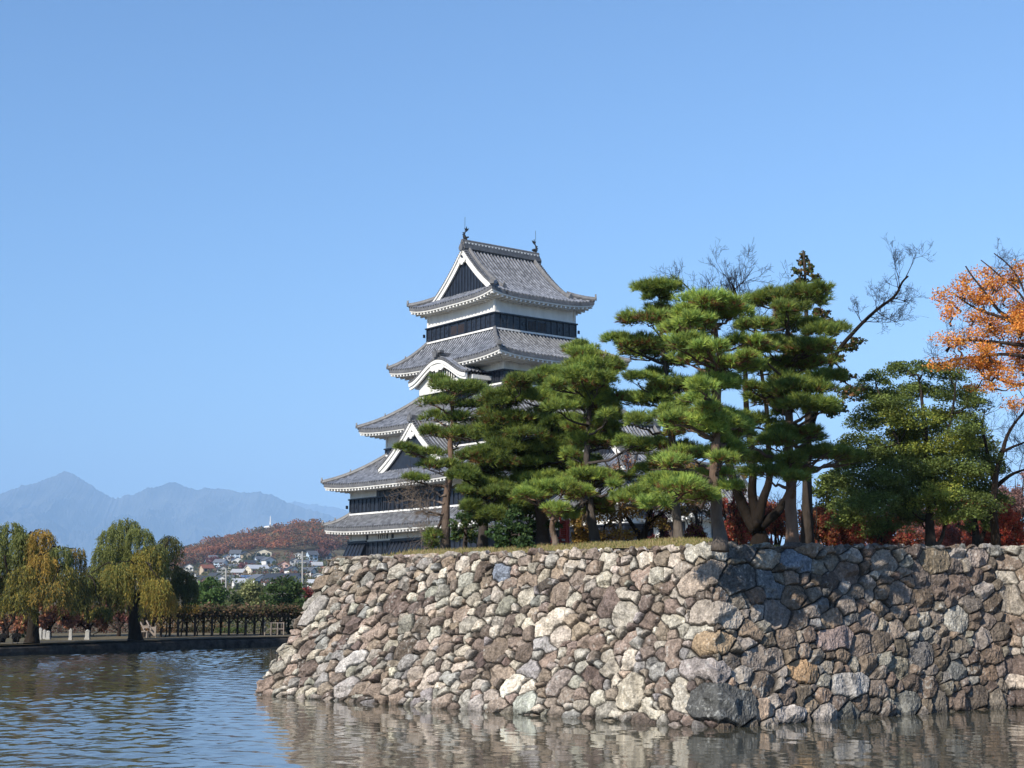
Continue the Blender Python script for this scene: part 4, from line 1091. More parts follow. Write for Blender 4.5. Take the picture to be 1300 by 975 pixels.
def broad(name, cat, base, limbs_, blobs, cols, label, seed, Y=None, r0=.15, leaf=.10, dens=900, group=None, bark=(1, 1, 1), twig=0, tw0=.4, flat=.6, lumps=9, lr=.45, up=.5, zbase=None, twigdepth=2, twigL=.8, deep=.9, fat=1.0, droop=0, mat='leaves'):
    """broadleaf tree or shrub: limbs through given points, foliage in uneven clumps"""
    R = rng(seed)
    if Y is None: b = groundY(*base)
    else:
        b = at(base[0], base[1], Y)
        b[2] = float(topz(b[0], b[1])) - .03 if zbase is None else zbase
    Y = b[1]; t = empty(name, b, label, cat, group)
    tr = MB(); k = Y / FOC
    for i, ln in enumerate(limbs_):
        rr = ln[0]; P = [at(x, y, Y + (R.normal() * .25 if q > 0 else 0)) for q, (x, y) in enumerate(ln[1:])]
        if i == 0: P[0] = b - np.array([0, 0, .15])
        pts = wobble(P, R, .03, 4); f = np.linspace(0, 1, len(pts))
        flare = (1 + .5 * np.exp(-f * 18)) if i == 0 else 1
        tr.tube(pts, rr * (1 - .9 * f ** .6) * flare + .012, 8, col=np.array(bark), jit=.10, R=R)
        for _ in range(0 if np.linalg.norm(pts[-1] - pts[0]) < 2.2 and len(limbs_) > 3 and i == 0 else twig):
            q = R.integers(int(len(pts) * tw0), len(pts)); d = nrm(pts[min(q, len(pts) - 1)] - pts[max(0, q - 2)] + R.normal(size=3) * .7 + np.array([0, 0, .25]))
            twigs(tr, pts[q], d, twigL * R.uniform(.6, 1.2), min(.016, max(.008, rr * .15)), twigdepth, R, bark)
    if blobs:
        cr = MB(); cols = np.array(cols)
        for bl in blobs:
            x, y, rx, ry = bl[:4]; cc = cols if len(bl) < 5 else np.array(bl[4])
            c = at(x, y, Y + R.normal() * deep * .6); a = np.array([rx * k, max(rx * k * .8, .25), ry * k]) * np.array([fat, fat, fat * 1.15])
            n = int(dens * a[0] * a[2] * 3.1) + 20
            P, q, u, lt = in_blob(c, a, n, R, max(4, int(lumps * max(1, a[0] * a[2]))), lr)
            if droop: P[:, 2] -= droop * (u[:, 0] ** 2 + u[:, 1] ** 2)
            flakes(cr, P, leaf, cc[R.integers(0, len(cc), n)] * R.uniform(.7, 1.25, (n, 1)) * lt, R, up)
            if r0 and limbs_:
                e_ = c - np.array([0, 0, a[2] * .3]); allv = np.vstack([v_ for v_ in tr.V]); j = np.argmin(np.linalg.norm(allv - (c - np.array([0, 0, a[2] * 1.1])), axis=1))
                limb(tr, allv[j], e_, .035, .012, R, n=5, col=bark, sides_=5)
        cr.build('crown', mat, t)
    if tr.V: tr.build('trunk', 'bark', t, smooth=True)
    return t

# dark many-limbed old tree whose bare tops stand above the pines
broad('cherry_tree', 'tree', (966, 694), [
    (.42, (966, 694), (964, 682), (962, 672), (960, 664), (958, 656)), (.24, (962, 672), (948, 652), (940, 630), (930, 605), (915, 540), (900, 470), (890, 405), (882, 372)),
    (.19, (960, 668), (956, 630), (955, 600), (950, 540), (945, 450), (938, 385), (930, 362)), (.18, (961, 666), (970, 632), (978, 604), (975, 540), (965, 450), (957, 395)),
    (.16, (964, 670), (985, 650), (1003, 628), (1014, 598), (1030, 540), (1048, 478), (1062, 448), (1086, 415), (1122, 388), (1142, 368), (1152, 350))],
    [], [], 'dark old tree that forks low into four thick limbs, bare twigs reaching above the pines', 21, Y=45.0, bark=(.32, .3, .28), twig=12, twigL=.85, twigdepth=4, tw0=.7)
# sparse conifer behind the straight pine
SPR = [(.09, .12, .035), (.07, .10, .03), (.20, .11, .05)]
broad('cypress_tree', 'tree', (1024, 698), [(.2, (1024, 698), (1024, 600), (1026, 500), (1023, 420), (1020, 370), (1020, 318))],
      [(1020, 330, 7, 8), (1012, 345, 8, 5), (1028, 342, 8, 6), (1035, 352, 9, 5), (1016, 358, 10, 5), (1040, 400, 14, 8), (1052, 412, 10, 7), (1048, 435, 18, 6), (1075, 440, 16, 5), (1060, 455, 14, 5), (1090, 432, 12, 4), (1070, 475, 18, 8), (1085, 500, 20, 9), (1060, 520, 18, 9)],
      SPR, 'thin tall conifer with a ragged pointed tip rising behind the tall straight pine', 22, Y=47.5, leaf=.12, dens=800, lumps=12, lr=.36, fat=1.2)
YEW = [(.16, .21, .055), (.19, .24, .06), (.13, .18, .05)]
YLT = [(.33, .37, .07), (.28, .33, .065), (.22, .28, .06), (.36, .36, .075)]  # yew sprays in the sun: sunlight put into the leaf colour
broad('yew_tree', 'tree', (1182, 698), [(.2, (1182, 698), (1181, 660), (1178, 620), (1176, 560), (1172, 510), (1165, 475)), (.12, (1184, 692), (1196, 690), (1200, 660), (1215, 600)), (.10, (1181, 640), (1140, 560), (1112, 490)), (.10, (1180, 620), (1210, 540), (1215, 480))],
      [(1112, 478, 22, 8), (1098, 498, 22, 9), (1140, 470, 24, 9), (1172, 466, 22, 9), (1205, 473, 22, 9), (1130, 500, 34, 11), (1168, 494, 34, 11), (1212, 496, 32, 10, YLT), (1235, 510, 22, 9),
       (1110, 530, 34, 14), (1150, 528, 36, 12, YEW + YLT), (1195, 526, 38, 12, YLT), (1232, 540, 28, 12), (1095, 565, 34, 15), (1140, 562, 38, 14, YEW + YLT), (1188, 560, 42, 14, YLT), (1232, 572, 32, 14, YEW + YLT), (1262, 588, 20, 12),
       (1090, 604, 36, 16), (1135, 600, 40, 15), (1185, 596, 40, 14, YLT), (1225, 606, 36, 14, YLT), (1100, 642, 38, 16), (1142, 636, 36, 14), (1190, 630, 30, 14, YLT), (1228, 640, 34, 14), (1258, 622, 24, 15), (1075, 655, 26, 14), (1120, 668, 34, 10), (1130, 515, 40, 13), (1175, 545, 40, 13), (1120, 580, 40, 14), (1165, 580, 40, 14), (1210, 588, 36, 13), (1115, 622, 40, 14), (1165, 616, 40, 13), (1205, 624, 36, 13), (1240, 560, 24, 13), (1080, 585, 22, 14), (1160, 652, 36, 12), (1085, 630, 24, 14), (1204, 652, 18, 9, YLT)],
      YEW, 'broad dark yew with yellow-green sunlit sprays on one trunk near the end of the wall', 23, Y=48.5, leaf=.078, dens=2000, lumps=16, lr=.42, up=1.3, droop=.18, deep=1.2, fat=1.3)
broad('yew_tree', 'tree', (1241, 697), [(.2, (1241, 697), (1238, 672), (1236, 650), (1240, 620)), (.12, (1244, 695), (1250, 672), (1256, 640))],
      [(1240, 655, 26, 10), (1256, 645, 20, 12), (1228, 668, 16, 8), (1252, 668, 14, 8)], YEW, 'small two-stemmed yew tucked under the right side of the broad yew', 24, Y=49.5, leaf=.08, dens=1400, lumps=12, up=1.3)
ORG = [(.78, .30, .06), (.80, .36, .07), (.68, .23, .055), (.82, .45, .11)]
broad('maple_tree', 'tree', (1345, 700), [(.3, (1345, 700), (1343, 620), (1338, 540), (1328, 470), (1318, 430)),
      (.10, (1322, 440), (1298, 414), (1268, 396), (1250, 372), (1226, 338)), (.08, (1310, 420), (1275, 402), (1240, 394), (1208, 372)), (.07, (1322, 440), (1262, 432), (1222, 433), (1200, 432)),
      (.07, (1326, 456), (1270, 448), (1230, 454), (1190, 462)), (.045, (1320, 430), (1300, 380), (1275, 356), (1245, 330)), (.04, (1316, 420), (1302, 370), (1285, 340), (1262, 322)), (.10, (1330, 480), (1290, 492), (1262, 478)), (.05, (1320, 430), (1318, 370), (1310, 330)), (.12, (1330, 470), (1370, 420), (1390, 380))],
      [(1197, 375, 13, 9), (1222, 368, 16, 10), (1242, 373, 22, 12), (1207, 398, 12, 9), (1203, 431, 22, 9), (1238, 425, 22, 9), (1262, 418, 18, 11), (1275, 372, 18, 10), (1291, 394, 14, 11), (1295, 412, 14, 11), (1193, 461, 17, 8), (1217, 460, 18, 9), (1252, 443, 14, 7), (1258, 464, 24, 12), (1291, 445, 17, 12),
       (1240, 490, 15, 5), (1258, 492, 11, 6), (1285, 486, 12, 8), (1290, 513, 15, 8), (1250, 347, 20, 7), (1284, 350, 20, 9), (1226, 354, 14, 6), (1296, 338, 12, 7), *[(x, y, 15, 8) for x, y in zip(np.random.default_rng(4).uniform(1200, 1300, 34), np.random.default_rng(5).uniform(352, 478, 34)) if y > 352 + (1300 - x) * .12], (1320, 400, 25, 20), (1345, 430, 30, 25), (1330, 480, 25, 18), (1370, 400, 25, 25)],
      ORG, 'orange-leaved maple with bare twig tips leaning in over the end of the wall', 25, Y=44.5, leaf=.066, dens=820, lumps=20, lr=.62, fat=1.35, twig=3, twigL=.6, twigdepth=3, bark=(.8, .75, .75))
broad('bare_tree', 'tree', (1264, 696), [(.16, (1264, 696), (1262, 640), (1265, 600), (1274, 566), (1286, 540), (1305, 512)), (.08, (1263, 610), (1252, 575), (1246, 545), (1250, 520)), (.09, (1263, 618), (1288, 600), (1312, 592)), (.06, (1270, 575), (1292, 566), (1315, 555))],
      [], [], 'leafless dark tree with crooked branches under the orange maple', 26, Y=48.5, twig=7, twigL=.9, twigdepth=3, bark=(.6, .55, .5))

REDS = [(.36, .055, .05), (.42, .11, .06), (.27, .06, .05), (.44, .20, .09), (.24, .12, .07)]
def shrub(px, rx, top, cols, label, seed, Y, leaf=.09, dens=900, name='shrub', cat='shrub', group='autumn shrubs under the trees', bot=698, stems=6, lr=.3, lumps=14):
    R = rng(seed); c = at(px, bot, Y); top -= 14; ztop = at(px, top, Y)[2]; zb = float(topz(c[0], c[1])) - .05
    limbs_ = []
    for i in range(stems):
        x2 = px + R.uniform(-1, 1) * rx * .8; limbs_.append((.035, (px + R.uniform(-.3, .3) * rx, bot), ((px + x2) / 2, (bot + top) / 2), (x2, top + R.uniform(2, 14))))
    h = (bot - top) / 2
    bl = [(px + R.uniform(-.75, .75) * rx, bot - h * R.uniform(.0, 1.7), rx * .42, h * .42) for _ in range(12)]
    return broad(name, cat, (px, bot), limbs_, bl, cols, label, seed, Y=Y, leaf=leaf, dens=dens, r0=0, fat=1.25, group=group, twig=3, twigL=.5, twigdepth=2, lumps=lumps, lr=lr, deep=.8)
shrub(934, 30, 640, REDS, 'crimson shrub seen between the bright pine and the dark forked tree', 31, 52)
shrub(985, 24, 648, REDS, 'red shrub glowing through the fork of the dark many-limbed tree', 32, 53)
shrub(1035, 30, 652, REDS + [(.42, .2, .06)], 'red and orange shrub right behind the trunk of the tall straight pine', 33, 52)
shrub(1085, 30, 650, REDS, 'red leafy shrub in the shade at the left foot of the broad yew', 34, 54)
shrub(1140, 28, 662, REDS, 'thin red shrub just left of the yew trunk', 35, 55)
shrub(1214, 24, 655, [(.36, .10, .07), (.30, .12, .10)], 'faded pink-red shrub between the broad yew and the small two-stemmed one', 36, 56)
shrub(1280, 34, 655, [(.55, .10, .05), (.48, .16, .07), (.40, .06, .04)], 'bright scarlet shrub at the right end of the wall top', 37, 50)
PUR = [(.30, .18, .17), (.36, .2, .17), (.26, .16, .15)]
shrub(1290, 45, 618, PUR, 'tall purplish twiggy bush behind the scarlet shrub', 38, 66, dens=700, stems=14)
shrub(1215, 50, 640, PUR, 'low purplish twiggy bush far behind the yews', 39, 70, dens=700, stems=12)
shrub(884, 20, 660, [(.22, .05, .05), (.28, .09, .06), (.35, .22, .05)], 'dull red and yellow shrub behind the trunk of the leaning layered pine', 40, 54)
shrub(838, 18, 664, [(.25, .05, .06), (.2, .06, .05)], 'small dull crimson shrub left of the trunk of the leaning layered pine', 45, 54)
shrub(955, 40, 652, [(.42, .08, .06), (.36, .2, .07), (.3, .08, .06)], 'mixed red and olive shrub further back behind the dark forked tree', 61, 60)
shrub(1060, 45, 655, PUR + REDS, 'red-tinged twiggy thicket further back between the straight pine and the yew', 62, 62)
shrub(1160, 50, 650, PUR + [(.5, .12, .07)], 'twiggy reddish thicket far behind the yew trunk', 63, 64)
shrub(1240, 40, 648, [(.5, .14, .08), (.42, .1, .07)], 'coral red shrub behind the small two-stemmed yew', 64, 57)
broad('yew_tree', 'tree', (1052, 698), [(.16, (1052, 698), (1052, 660), (1050, 610))], [(1040, 650, 20, 12), (1060, 640, 22, 12), (1046, 625, 20, 12), (1066, 618, 18, 12), (1050, 605, 18, 10), (1070, 665, 20, 12), (1035, 672, 18, 10)],
      YEW, 'dark yew in the shade between the tall straight pine and the broad yew', 67, Y=54, leaf=.11, dens=900, lumps=14, lr=.42, fat=1.2, up=1.4)
broad('maple_tree', 'tree', (886, 697), [(.09, (886, 697), (884, 660), (880, 620), (876, 590)), (.05, (885, 650), (900, 620), (906, 600)), (.05, (884, 655), (864, 630))],
      [(880, 640, 18, 11), (868, 618, 16, 11), (898, 628, 16, 11), (880, 600, 16, 11), (905, 650, 14, 10), (862, 645, 14, 9), (895, 605, 14, 9)], [(.30, .14, .06), (.22, .16, .06), (.16, .12, .05), (.36, .2, .07)], 'russet and olive young tree behind the two leaning bright pines', 68, Y=56, leaf=.1, dens=520, lumps=14, lr=.45, fat=1.2, twig=4)
shrub(1112, 26, 664, REDS, 'low red shrub under the left skirts of the broad yew', 69, 49.5)
YB = [(.36, .25, .06), (.28, .16, .05), (.45, .30, .07), (.20, .12, .045)]
broad('maple_tree', 'tree', (815, 696), [(.2, (815, 696), (815, 678), (825, 655), (833, 635)), (.12, (814, 685), (800, 660), (785, 640)), (.09, (818, 670), (845, 648), (862, 640))],
      [(770, 655, 26, 14), (795, 648, 24, 12), (820, 640, 22, 11), (790, 675, 26, 12), (845, 645, 18, 10), (765, 680, 18, 10), (835, 665, 20, 10), (862, 650, 15, 8)],
      YB, 'low dark-stemmed tree with sparse yellow-brown leaves between two pines', 41, Y=50, leaf=.09, dens=750, lumps=14, lr=.42, twig=4, bark=(.35, .32, .32), deep=.7)
shrub(742, 18, 655, YB, 'yellow-brown shrub behind the tall scaly-trunked pine', 42, 51)
broad('climbing_tree', 'tree', (790, 697), [(.08, (790, 697), (786, 640), (788, 600), (782, 570)), (.05, (788, 620), (770, 590), (760, 575)), (.05, (788, 610), (806, 590), (812, 565))],
      [(780, 590, 12, 14), (800, 585, 12, 14), (765, 600, 12, 8)], [(.30, .13, .07), (.25, .10, .06), (.36, .2, .08)], 'thin reddish young tree in front of the low turret roof', 43, Y=60, leaf=.09, dens=200, twig=5)
GRN = [(.05, .095, .03), (.07, .115, .032), (.04, .08, .03)]
broad('conifer_bush', 'bush', (645, 700), [(.1, (645, 700), (645, 670), (646, 645))], [(640, 688, 22, 12), (656, 682, 20, 13), (648, 665, 22, 13), (630, 676, 16, 12), (664, 668, 16, 12), (670, 690, 16, 9), (655, 650, 16, 10)],
      GRN, 'dense dark green spiky bush left of the thick black pine trunk', 44, Y=46.6, leaf=.11, dens=1100, lumps=14, lr=.3, group='dark bushes under the pines')
broad('conifer_bush', 'bush', (590, 700), [(.1, (590, 700), (592, 670), (592, 640))], [(588, 660, 20, 13), (600, 645, 18, 12), (596, 676, 22, 12), (582, 676, 12, 10), (612, 660, 14, 12), (604, 628, 16, 10)],
      GRN + [(.09, .10, .025)], 'olive green bush filling the gap between the two left pine trunks', 46, Y=50.5, leaf=.11, dens=900, lumps=14, lr=.3, group='dark bushes under the pines')
broad('conifer_bush', 'bush', (672, 700), [(.1, (672, 700), (672, 660), (672, 620))], [(668, 650, 22, 14), (680, 668, 20, 16), (662, 632, 20, 12), (700, 660, 20, 16), (690, 640, 20, 12)],
      GRN, 'tall black-green bush in the shade behind the thick black pine trunk', 47, Y=52, leaf=.11, dens=800, lumps=14, lr=.3, group='dark bushes under the pines')

# vermilion railing glimpsed between the trunks
rl = empty('wooden_railing', groundY(712, 697), 'short vermilion wooden railing seen between two pine trunks', 'railing')
Yr = 56.0
for x in (702, 721):
    mb = MB(); p, q = at(x, 694, Yr), at(x, 661 if x > 710 else 682, Yr); p[2] = float(topz(p[0], p[1])) - .05
    mb.tube(np.stack([p, q]), .07, 8); mb.tube(np.stack([q, q + np.array([0, 0, .08])]), np.array([.10, .03]), 8); mb.build('post', 'vermilion', rl)
mb = MB()
for y in (683, 688, 692): mb.tube(np.stack([at(699, y, Yr - .02), at(724, y, Yr + .4)]), .035, 6)
mb.build('rail', 'vermilion', rl)
mb = MB()
for i in range(9):
    y = 662 + i * 2.6; mb.box(at(715, y, Yr + .3), (.12, .3, .028), X=(1, 0, 0), Y=(0, 1, 0))
mb.build('slat', 'vermilion', rl)
for x in (711.5, 718.5):
    mb = MB(); p, q = at(x, 695, Yr + .3), at(x, 655, Yr + .3); mb.tube(np.stack([p, q]), .04, 6); mb.build('stile', 'vermilion', rl)

# ------------------------------------------------------------------ far bank: willows, wisteria pergola, cherries, hedges
GZ = .61
WG = [(.20, .22, .06), (.17, .20, .06), (.24, .25, .075)]
WY = [(.32, .27, .055), (.25, .24, .055), (.38, .28, .06)]
WO = [(.46, .29, .055), (.38, .24, .055), (.30, .23, .06)]
WD = [(.12, .13, .04), (.10, .115, .045), (.15, .14, .045)]
def willow(base, Y, limbs_, clumps, label, seed):
    R = rng(seed); b = at(base[0], base[1], Y); b[2] = GZ; k = Y / FOC
    t = empty('willow_tree', b, label, 'willow', 'weeping willows on the far bank')
    tr = MB()
    for i, ln in enumerate(limbs_):
        P = [at(x, y, Y + (R.normal() * .4 if q else 0)) for q, (x, y) in enumerate(ln[1:])]
        if i == 0: P[0] = b - np.array([0, 0, .2])
        pts = wobble(P, R, .05, 4); f = np.linspace(0, 1, len(pts))
        tr.tube(pts, ln[0] * (1 - .7 * f) * (1 + .4 * np.exp(-f * 15) * (i == 0)), 9, col=(.5, .48, .45), jit=.15, R=R)
    cr = MB()
    for (cx, ty, r, dr, cols) in clumps:
        dr = min(dr, R.uniform(768, 788) - ty) * .88; c = at(cx, ty, Y + R.normal() * .5 + (2.0 if cols is WD else -1.0 - (ty - 690) * .04)); r *= k * .92; dr *= k; cols = np.array(cols)
        n = int(70 * r * r) + 50
        d = np.sqrt(R.random(n)) * r; th = R.uniform(0, 6.28, n)
        s0 = c + np.stack([np.cos(th) * d, np.sin(th) * d, -(d / r) ** 2 * r * .55 - R.random(n) * .25], 1)
        L = dr * R.uniform(.35, 1.0, n) * (.55 + .45 * d / r); m = 26
        for j in range(m):
            f = (j + R.random(n)) / m
            P = s0 + np.stack([np.cos(th) * .16 * np.sin(f * 2.2), np.sin(th) * .16 * np.sin(f * 2.2), -L * f + .10 * np.sin(f * 3)], 1) + R.normal(size=(n, 3)) * .045
            ax = nrm(np.stack([np.cos(th) * (.7 - .7 * f), np.sin(th) * (.7 - .7 * f), -np.ones(n)], 1))
            darts(cr, P, ax, 1, .38, .20, .052, cols[R.integers(0, len(cols), n)] * R.uniform(.65, 1.25, (n, 1)), R)
        q = np.argmin(np.linalg.norm(np.vstack(tr.V) - (c - np.array([0, 0, r])), axis=1)); v_ = np.vstack(tr.V)[q]
        limb(tr, v_, c - np.array([0, 0, .15]), .06, .02, R, sag=-.12, col=(.5, .48, .45))
    tr.build('trunk', 'bark', t, smooth=True); cr.build('crown', 'leaves', t)
willow((40, 812), 87, [(.36, (40, 812), (41, 780), (42, 755), (38, 720), (30, 690)), (.2, (42, 760), (62, 735), (75, 705)), (.18, (41, 765), (15, 740), (5, 705))],
       [(14, 660, 20, 70, WG), (-12, 670, 24, 90, WG), (30, 674, 16, 55, WG), (54, 670, 17, 50, WO), (76, 690, 16, 60, WG), (96, 693, 14, 85, WO + WD), (6, 698, 26, 80, WD), (56, 700, 17, 50, WO), (80, 714, 20, 70, WY + WD),
        (34, 714, 22, 70, WY + WD), (10, 730, 26, 60, WD), (66, 738, 24, 50, WO + WD), (95, 735, 16, 55, WD), (-22, 700, 30, 100, WD), (22, 745, 25, 40, WY + WD), (45, 690, 22, 60, WD), (102, 760, 8, 50, WD)],
       'weeping willow with an orange-yellow patch in its crown, cut by the photo edge', 51)
willow((172, 809), 94, [(.42, (172, 809), (171, 785), (168, 762), (165, 725), (160, 685)), (.2, (169, 765), (190, 740), (208, 705)), (.2, (168, 768), (148, 745), (132, 715))],
       [(160, 656, 20, 60, WG), (142, 668, 18, 70, WG), (178, 667, 18, 55, WG), (216, 678, 16, 60, WD), (197, 688, 18, 50, WD + WG), (134, 690, 16, 70, WG), (190, 692, 22, 55, WY), (165, 700, 25, 65, WG), (180, 712, 20, 55, WY), (150, 712, 22, 65, WY + WG),
        (216, 715, 20, 65, WD), (234, 722, 14, 60, WD), (120, 716, 18, 95, WD), (136, 735, 22, 90, WD), (112, 728, 14, 85, WG + WD), (200, 730, 18, 75, WY), (206, 745, 18, 55, WO), (186, 745, 22, 65, WD), (225, 740, 16, 60, WD), (160, 745, 22, 65, WD), (243, 736, 8, 55, WD), (128, 770, 12, 45, WY + WD), (150, 690, 22, 60, WD)],
       'large rounded weeping willow left of the pergola, yellow-green with trailing strands', 52)
RB = [(.34, .15, .10), (.42, .19, .11), (.26, .12, .09), (.46, .24, .12)]
for i, (px, Y, wd, top, bl, lab) in enumerate([
        (8, 100, 34, 742, RB, 'russet cherry tree behind the bank at the left edge of the photo'),
        (62, 104, 36, 748, RB, 'red-brown cherry tree just right of the trunk of the orange-patched willow'),
        (112, 108, 34, 752, RB, 'brown-leaved cherry tree midway between the two willow trunks'),
        (150, 106, 22, 742, [(.24, .10, .09), (.2, .09, .08)], 'small pinkish cherry tree close left of the rounded willow trunk')]):
    R = rng(300 + i)
    blobs = [(px + R.uniform(-1, 1) * wd * .8, R.uniform(top - 8, 792), wd * .38, 11) for _ in range(22)]
    broad('cherry_tree', 'tree', (px, 812), [(.16, (px, 812), (px + 2, 795), (px - 6, 775), (px - 10, 755)), (.09, (px + 1, 798), (px + 14, 780), (px + 22, 765)), (.08, (px, 800), (px - 18, 785), (px - 30, 772))],
          blobs, bl, lab, 310 + i, Y=Y, zbase=GZ, leaf=.2, dens=190, lumps=11, lr=.4, twig=5, group='russet cherry trees on the far bank', bark=(.5, .45, .45))
def hedge(name, label, x0, x1, y0, Y, cols, seed, deep_=.9, cat='hedge', group=None):
    R = rng(seed); p, q = at(x0, 0, Y), at(x1, 0, Y); zt = at(x0, y0, Y)[2]
    n = int((q[0] - p[0]) * (zt - GZ) * 420) + 200
    P = np.stack([R.uniform(p[0], q[0], n), Y + R.uniform(-.5, .5, n) * deep_, GZ + R.random(n) * (zt - GZ)], 1)
    t = empty(name, ((p[0] + q[0]) / 2, Y, GZ), label, cat, group)
    mb = MB(); cols = np.array(cols); flakes(mb, P, .13, cols[R.integers(0, len(cols), n)] * R.uniform(.6, 1.3, (n, 1)), R); mb.build('foliage', 'leaves', t)
    mb = MB()
    for k in range(5):
        x = p[0] + (q[0] - p[0]) * (k + .5) / 5; mb.tube(np.array([(x, Y, GZ - .1), (x + .05, Y, zt - .15)]), .03, 5, col=(.6, .6, .6))
    mb.build('stem', 'bark', t)
hedge('clipped_hedge', 'low clipped dark green hedge behind the bank between the two willows', 64, 90, 799, 101, [(.03, .06, .02), (.05, .10, .025)], 61)
hedge('clipped_hedge', 'pale green low hedge seen through the right half of the pergola', 296, 332, 797, 116, [(.10, .14, .04), (.08, .11, .035)], 62)
hedge('clipped_hedge', 'dark hedge in deep shade beyond the left half of the pergola', 205, 290, 796, 118, [(.035, .045, .02), (.09, .06, .03)], 63)
for i, (x0, x1, y0, Y, cols, lab) in enumerate([(196, 250, 783, 117, [(.34, .2, .08), (.26, .13, .07), (.12, .11, .05)], 'russet hedge far beyond the left part of the pergola'), (250, 310, 781, 119, [(.2, .17, .07), (.3, .17, .08), (.12, .13, .05)], 'brown-green hedge far beyond the middle of the pergola'),
        (310, 372, 784, 118, [(.14, .16, .06), (.2, .18, .07), (.09, .12, .045)], 'green hedge far beyond the right part of the pergola'), (0, 100, 780, 116, RB, 'red-brown thicket far behind the left willow'), (100, 196, 780, 118, [(.24, .12, .1), (.2, .12, .08), (.12, .1, .06)], 'mauve-brown thicket far behind the rounded willow')]):
    hedge('tall_hedge', lab, x0, x1, y0, Y, cols, 640 + i, 1.5, 'hedge', 'tall hedges behind the far bank')

# wisteria pergola
pg = empty('pergola', at(285, 812, 106) * np.array([1, 1, 0]) + np.array([0, 0, GZ]), 'long dark timber pergola of posts and beams along the far bank', 'pergola')
def pgY(px, back): return 102.6 + (px - 180) * .040 + back * 3.0
ends = {}
for back in (0, 1):
    for px in np.arange(183 + 11 * back, 368, 21.5):
        Y = pgY(px, back); p = at(px, 800, Y); p[2] = GZ - .1; zt = 1.95
        mb = MB(); mb.tube(np.array([p, [p[0], p[1], zt]]), .085, 8)
        d = np.array([1, .12, 0]) * .45
        for sg_ in (-1, 1): mb.tube(np.array([[p[0], p[1], zt - .55], np.array([p[0], p[1], zt]) + sg_ * d]), .045, 6)
        mb.build('post', 'timber', pg)
    a, b_ = at(176, 800, pgY(176, back)), at(372, 800, pgY(372, back)); a[2] = b_[2] = 2.02
    mb = MB(); d = nrm(b_ - a); mb.box((a + b_) / 2, (np.linalg.norm(b_ - a) / 2, .07, .09), d, np.cross(ZU, d), ZU); mb.build('beam', 'timber', pg)
for k in range(24):
    px = 178 + k * 8.4; a, b_ = at(px, 800, pgY(px, -.25)), at(px, 800, pgY(px, 1.25)); a[2] = b_[2] = 2.14
    mb = MB(); d = nrm(b_ - a); mb.box((a + b_) / 2, (np.linalg.norm(b_ - a) / 2, .04, .05), d, np.cross(ZU, d), ZU); mb.build('rafter', 'timber', pg)
R = rng(70)
vi = empty('wisteria_vine', at(285, 790, 106), 'brown and yellow wisteria vine matted over the pergola roof', 'vine')
mb = MB()
VB_ = np.array([(.10, .09, .04), (.14, .095, .05), (.075, .085, .03), (.19, .12, .07)]); VY = np.array([(.34, .22, .04), (.26, .17, .04), (.16, .13, .04)])
n = 15000; px = R.uniform(176, 392, n); Y = 102.4 + (px - 180) * .040 + R.uniform(-.6, 3.6, n)
P = np.stack([(px - 650) / FOC * Y, Y, 2.14 + .35 * vn(px * .09, Y * .5, 3) + np.abs(R.normal(size=n)) * .2 - .35 * R.random(n) ** 2], 1)
low = R.random(n) < .12; P[low, 2] -= R.random(low.sum()) * .5
col = VB_[R.integers(0, 4, n)]; ye = (px > 215) & (px < 258) & (R.random(n) < .75) & (P[:, 2] > 2.14); col[ye] = VY[R.integers(0, 3, ye.sum())]
flakes(mb, P, .22, col * R.uniform(.6, 1.3, (n, 1)), R, .8); mb.build('foliage', 'leaves', vi)
mb = MB()
for k in range(9):
    px = 190 + k * 20; Y = pgY(px, 0) + .1; p = at(px, 800, Y); p[2] = GZ - .05; q = at(px + 3, 800, Y + .2); q[2] = 2.15
    limb(mb, p, q, .05, .035, R, wob=.04, col=(.6, .55, .5))
mb.build('stem', 'bark', vi)
# pale props, boards and a low railing by the pergola
for i, (xa, ya, xb, yb, lab) in enumerate([(178, 789, 187, 808, 'pale wooden pole leaning against the left end of the pergola'), (186, 788, 192, 800, 'second pale pole propped beside the leaning one at the pergola end')]):
    mb = MB(); mb.tube(np.stack([at(xb, yb, 101.0), at(xa, ya, 101.6)]), .05, 7); p = mb.build('prop_pole', 'pale_timber'); tag(p, lab, 'pole', 'poles at the pergola end')
for (x0, x1, y0, lab) in [(179, 188, 805.5, 'low pale wooden bench at the foot of the leaning poles'), ]:
    bn = empty('park_bench', at((x0 + x1) / 2, 810, 100.9) * np.array([1, 1, 0]) + np.array([0, 0, GZ]), lab, 'bench')
    a, b_ = at(x0, y0, 100.9), at(x1, y0, 100.9); zs = GZ + .42
    mb = MB(); mb.box(((a[0] + b_[0]) / 2, 100.9, zs), ((b_[0] - a[0]) / 2, .2, .035)); mb.build('seat', 'pale_timber', bn)
    mb = MB(); mb.box(((a[0] + b_[0]) / 2, 101.1, zs + .3), ((b_[0] - a[0]) / 2, .03, .09)); mb.build('backrest', 'pale_timber', bn)
    for x in (a[0] + .06, b_[0] - .06):
        mb = MB(); mb.box((x, 100.9, (GZ + zs) / 2 - .05), (.035, .17, (zs - GZ) / 2 + .02)); mb.build('leg', 'pale_timber', bn)
nb = empty('notice_board', at(194, 810, 101.2) * np.array([1, 1, 0]) + np.array([0, 0, GZ]), 'pale blank-looking notice board standing left under the pergola', 'notice board')
a, b_ = at(190, 802, 101.2), at(198, 802, 101.2)
mb = MB(); mb.box(((a[0] + b_[0]) / 2, 101.2, GZ + .42), ((b_[0] - a[0]) / 2, .03, .30)); mb.build('panel', 'pale_timber', nb)
for x in (a[0] + .03, b_[0] - .03):
    mb = MB(); mb.box((x, 101.25, GZ + .3), (.03, .03, .5)); mb.build('post', 'pale_timber', nb)
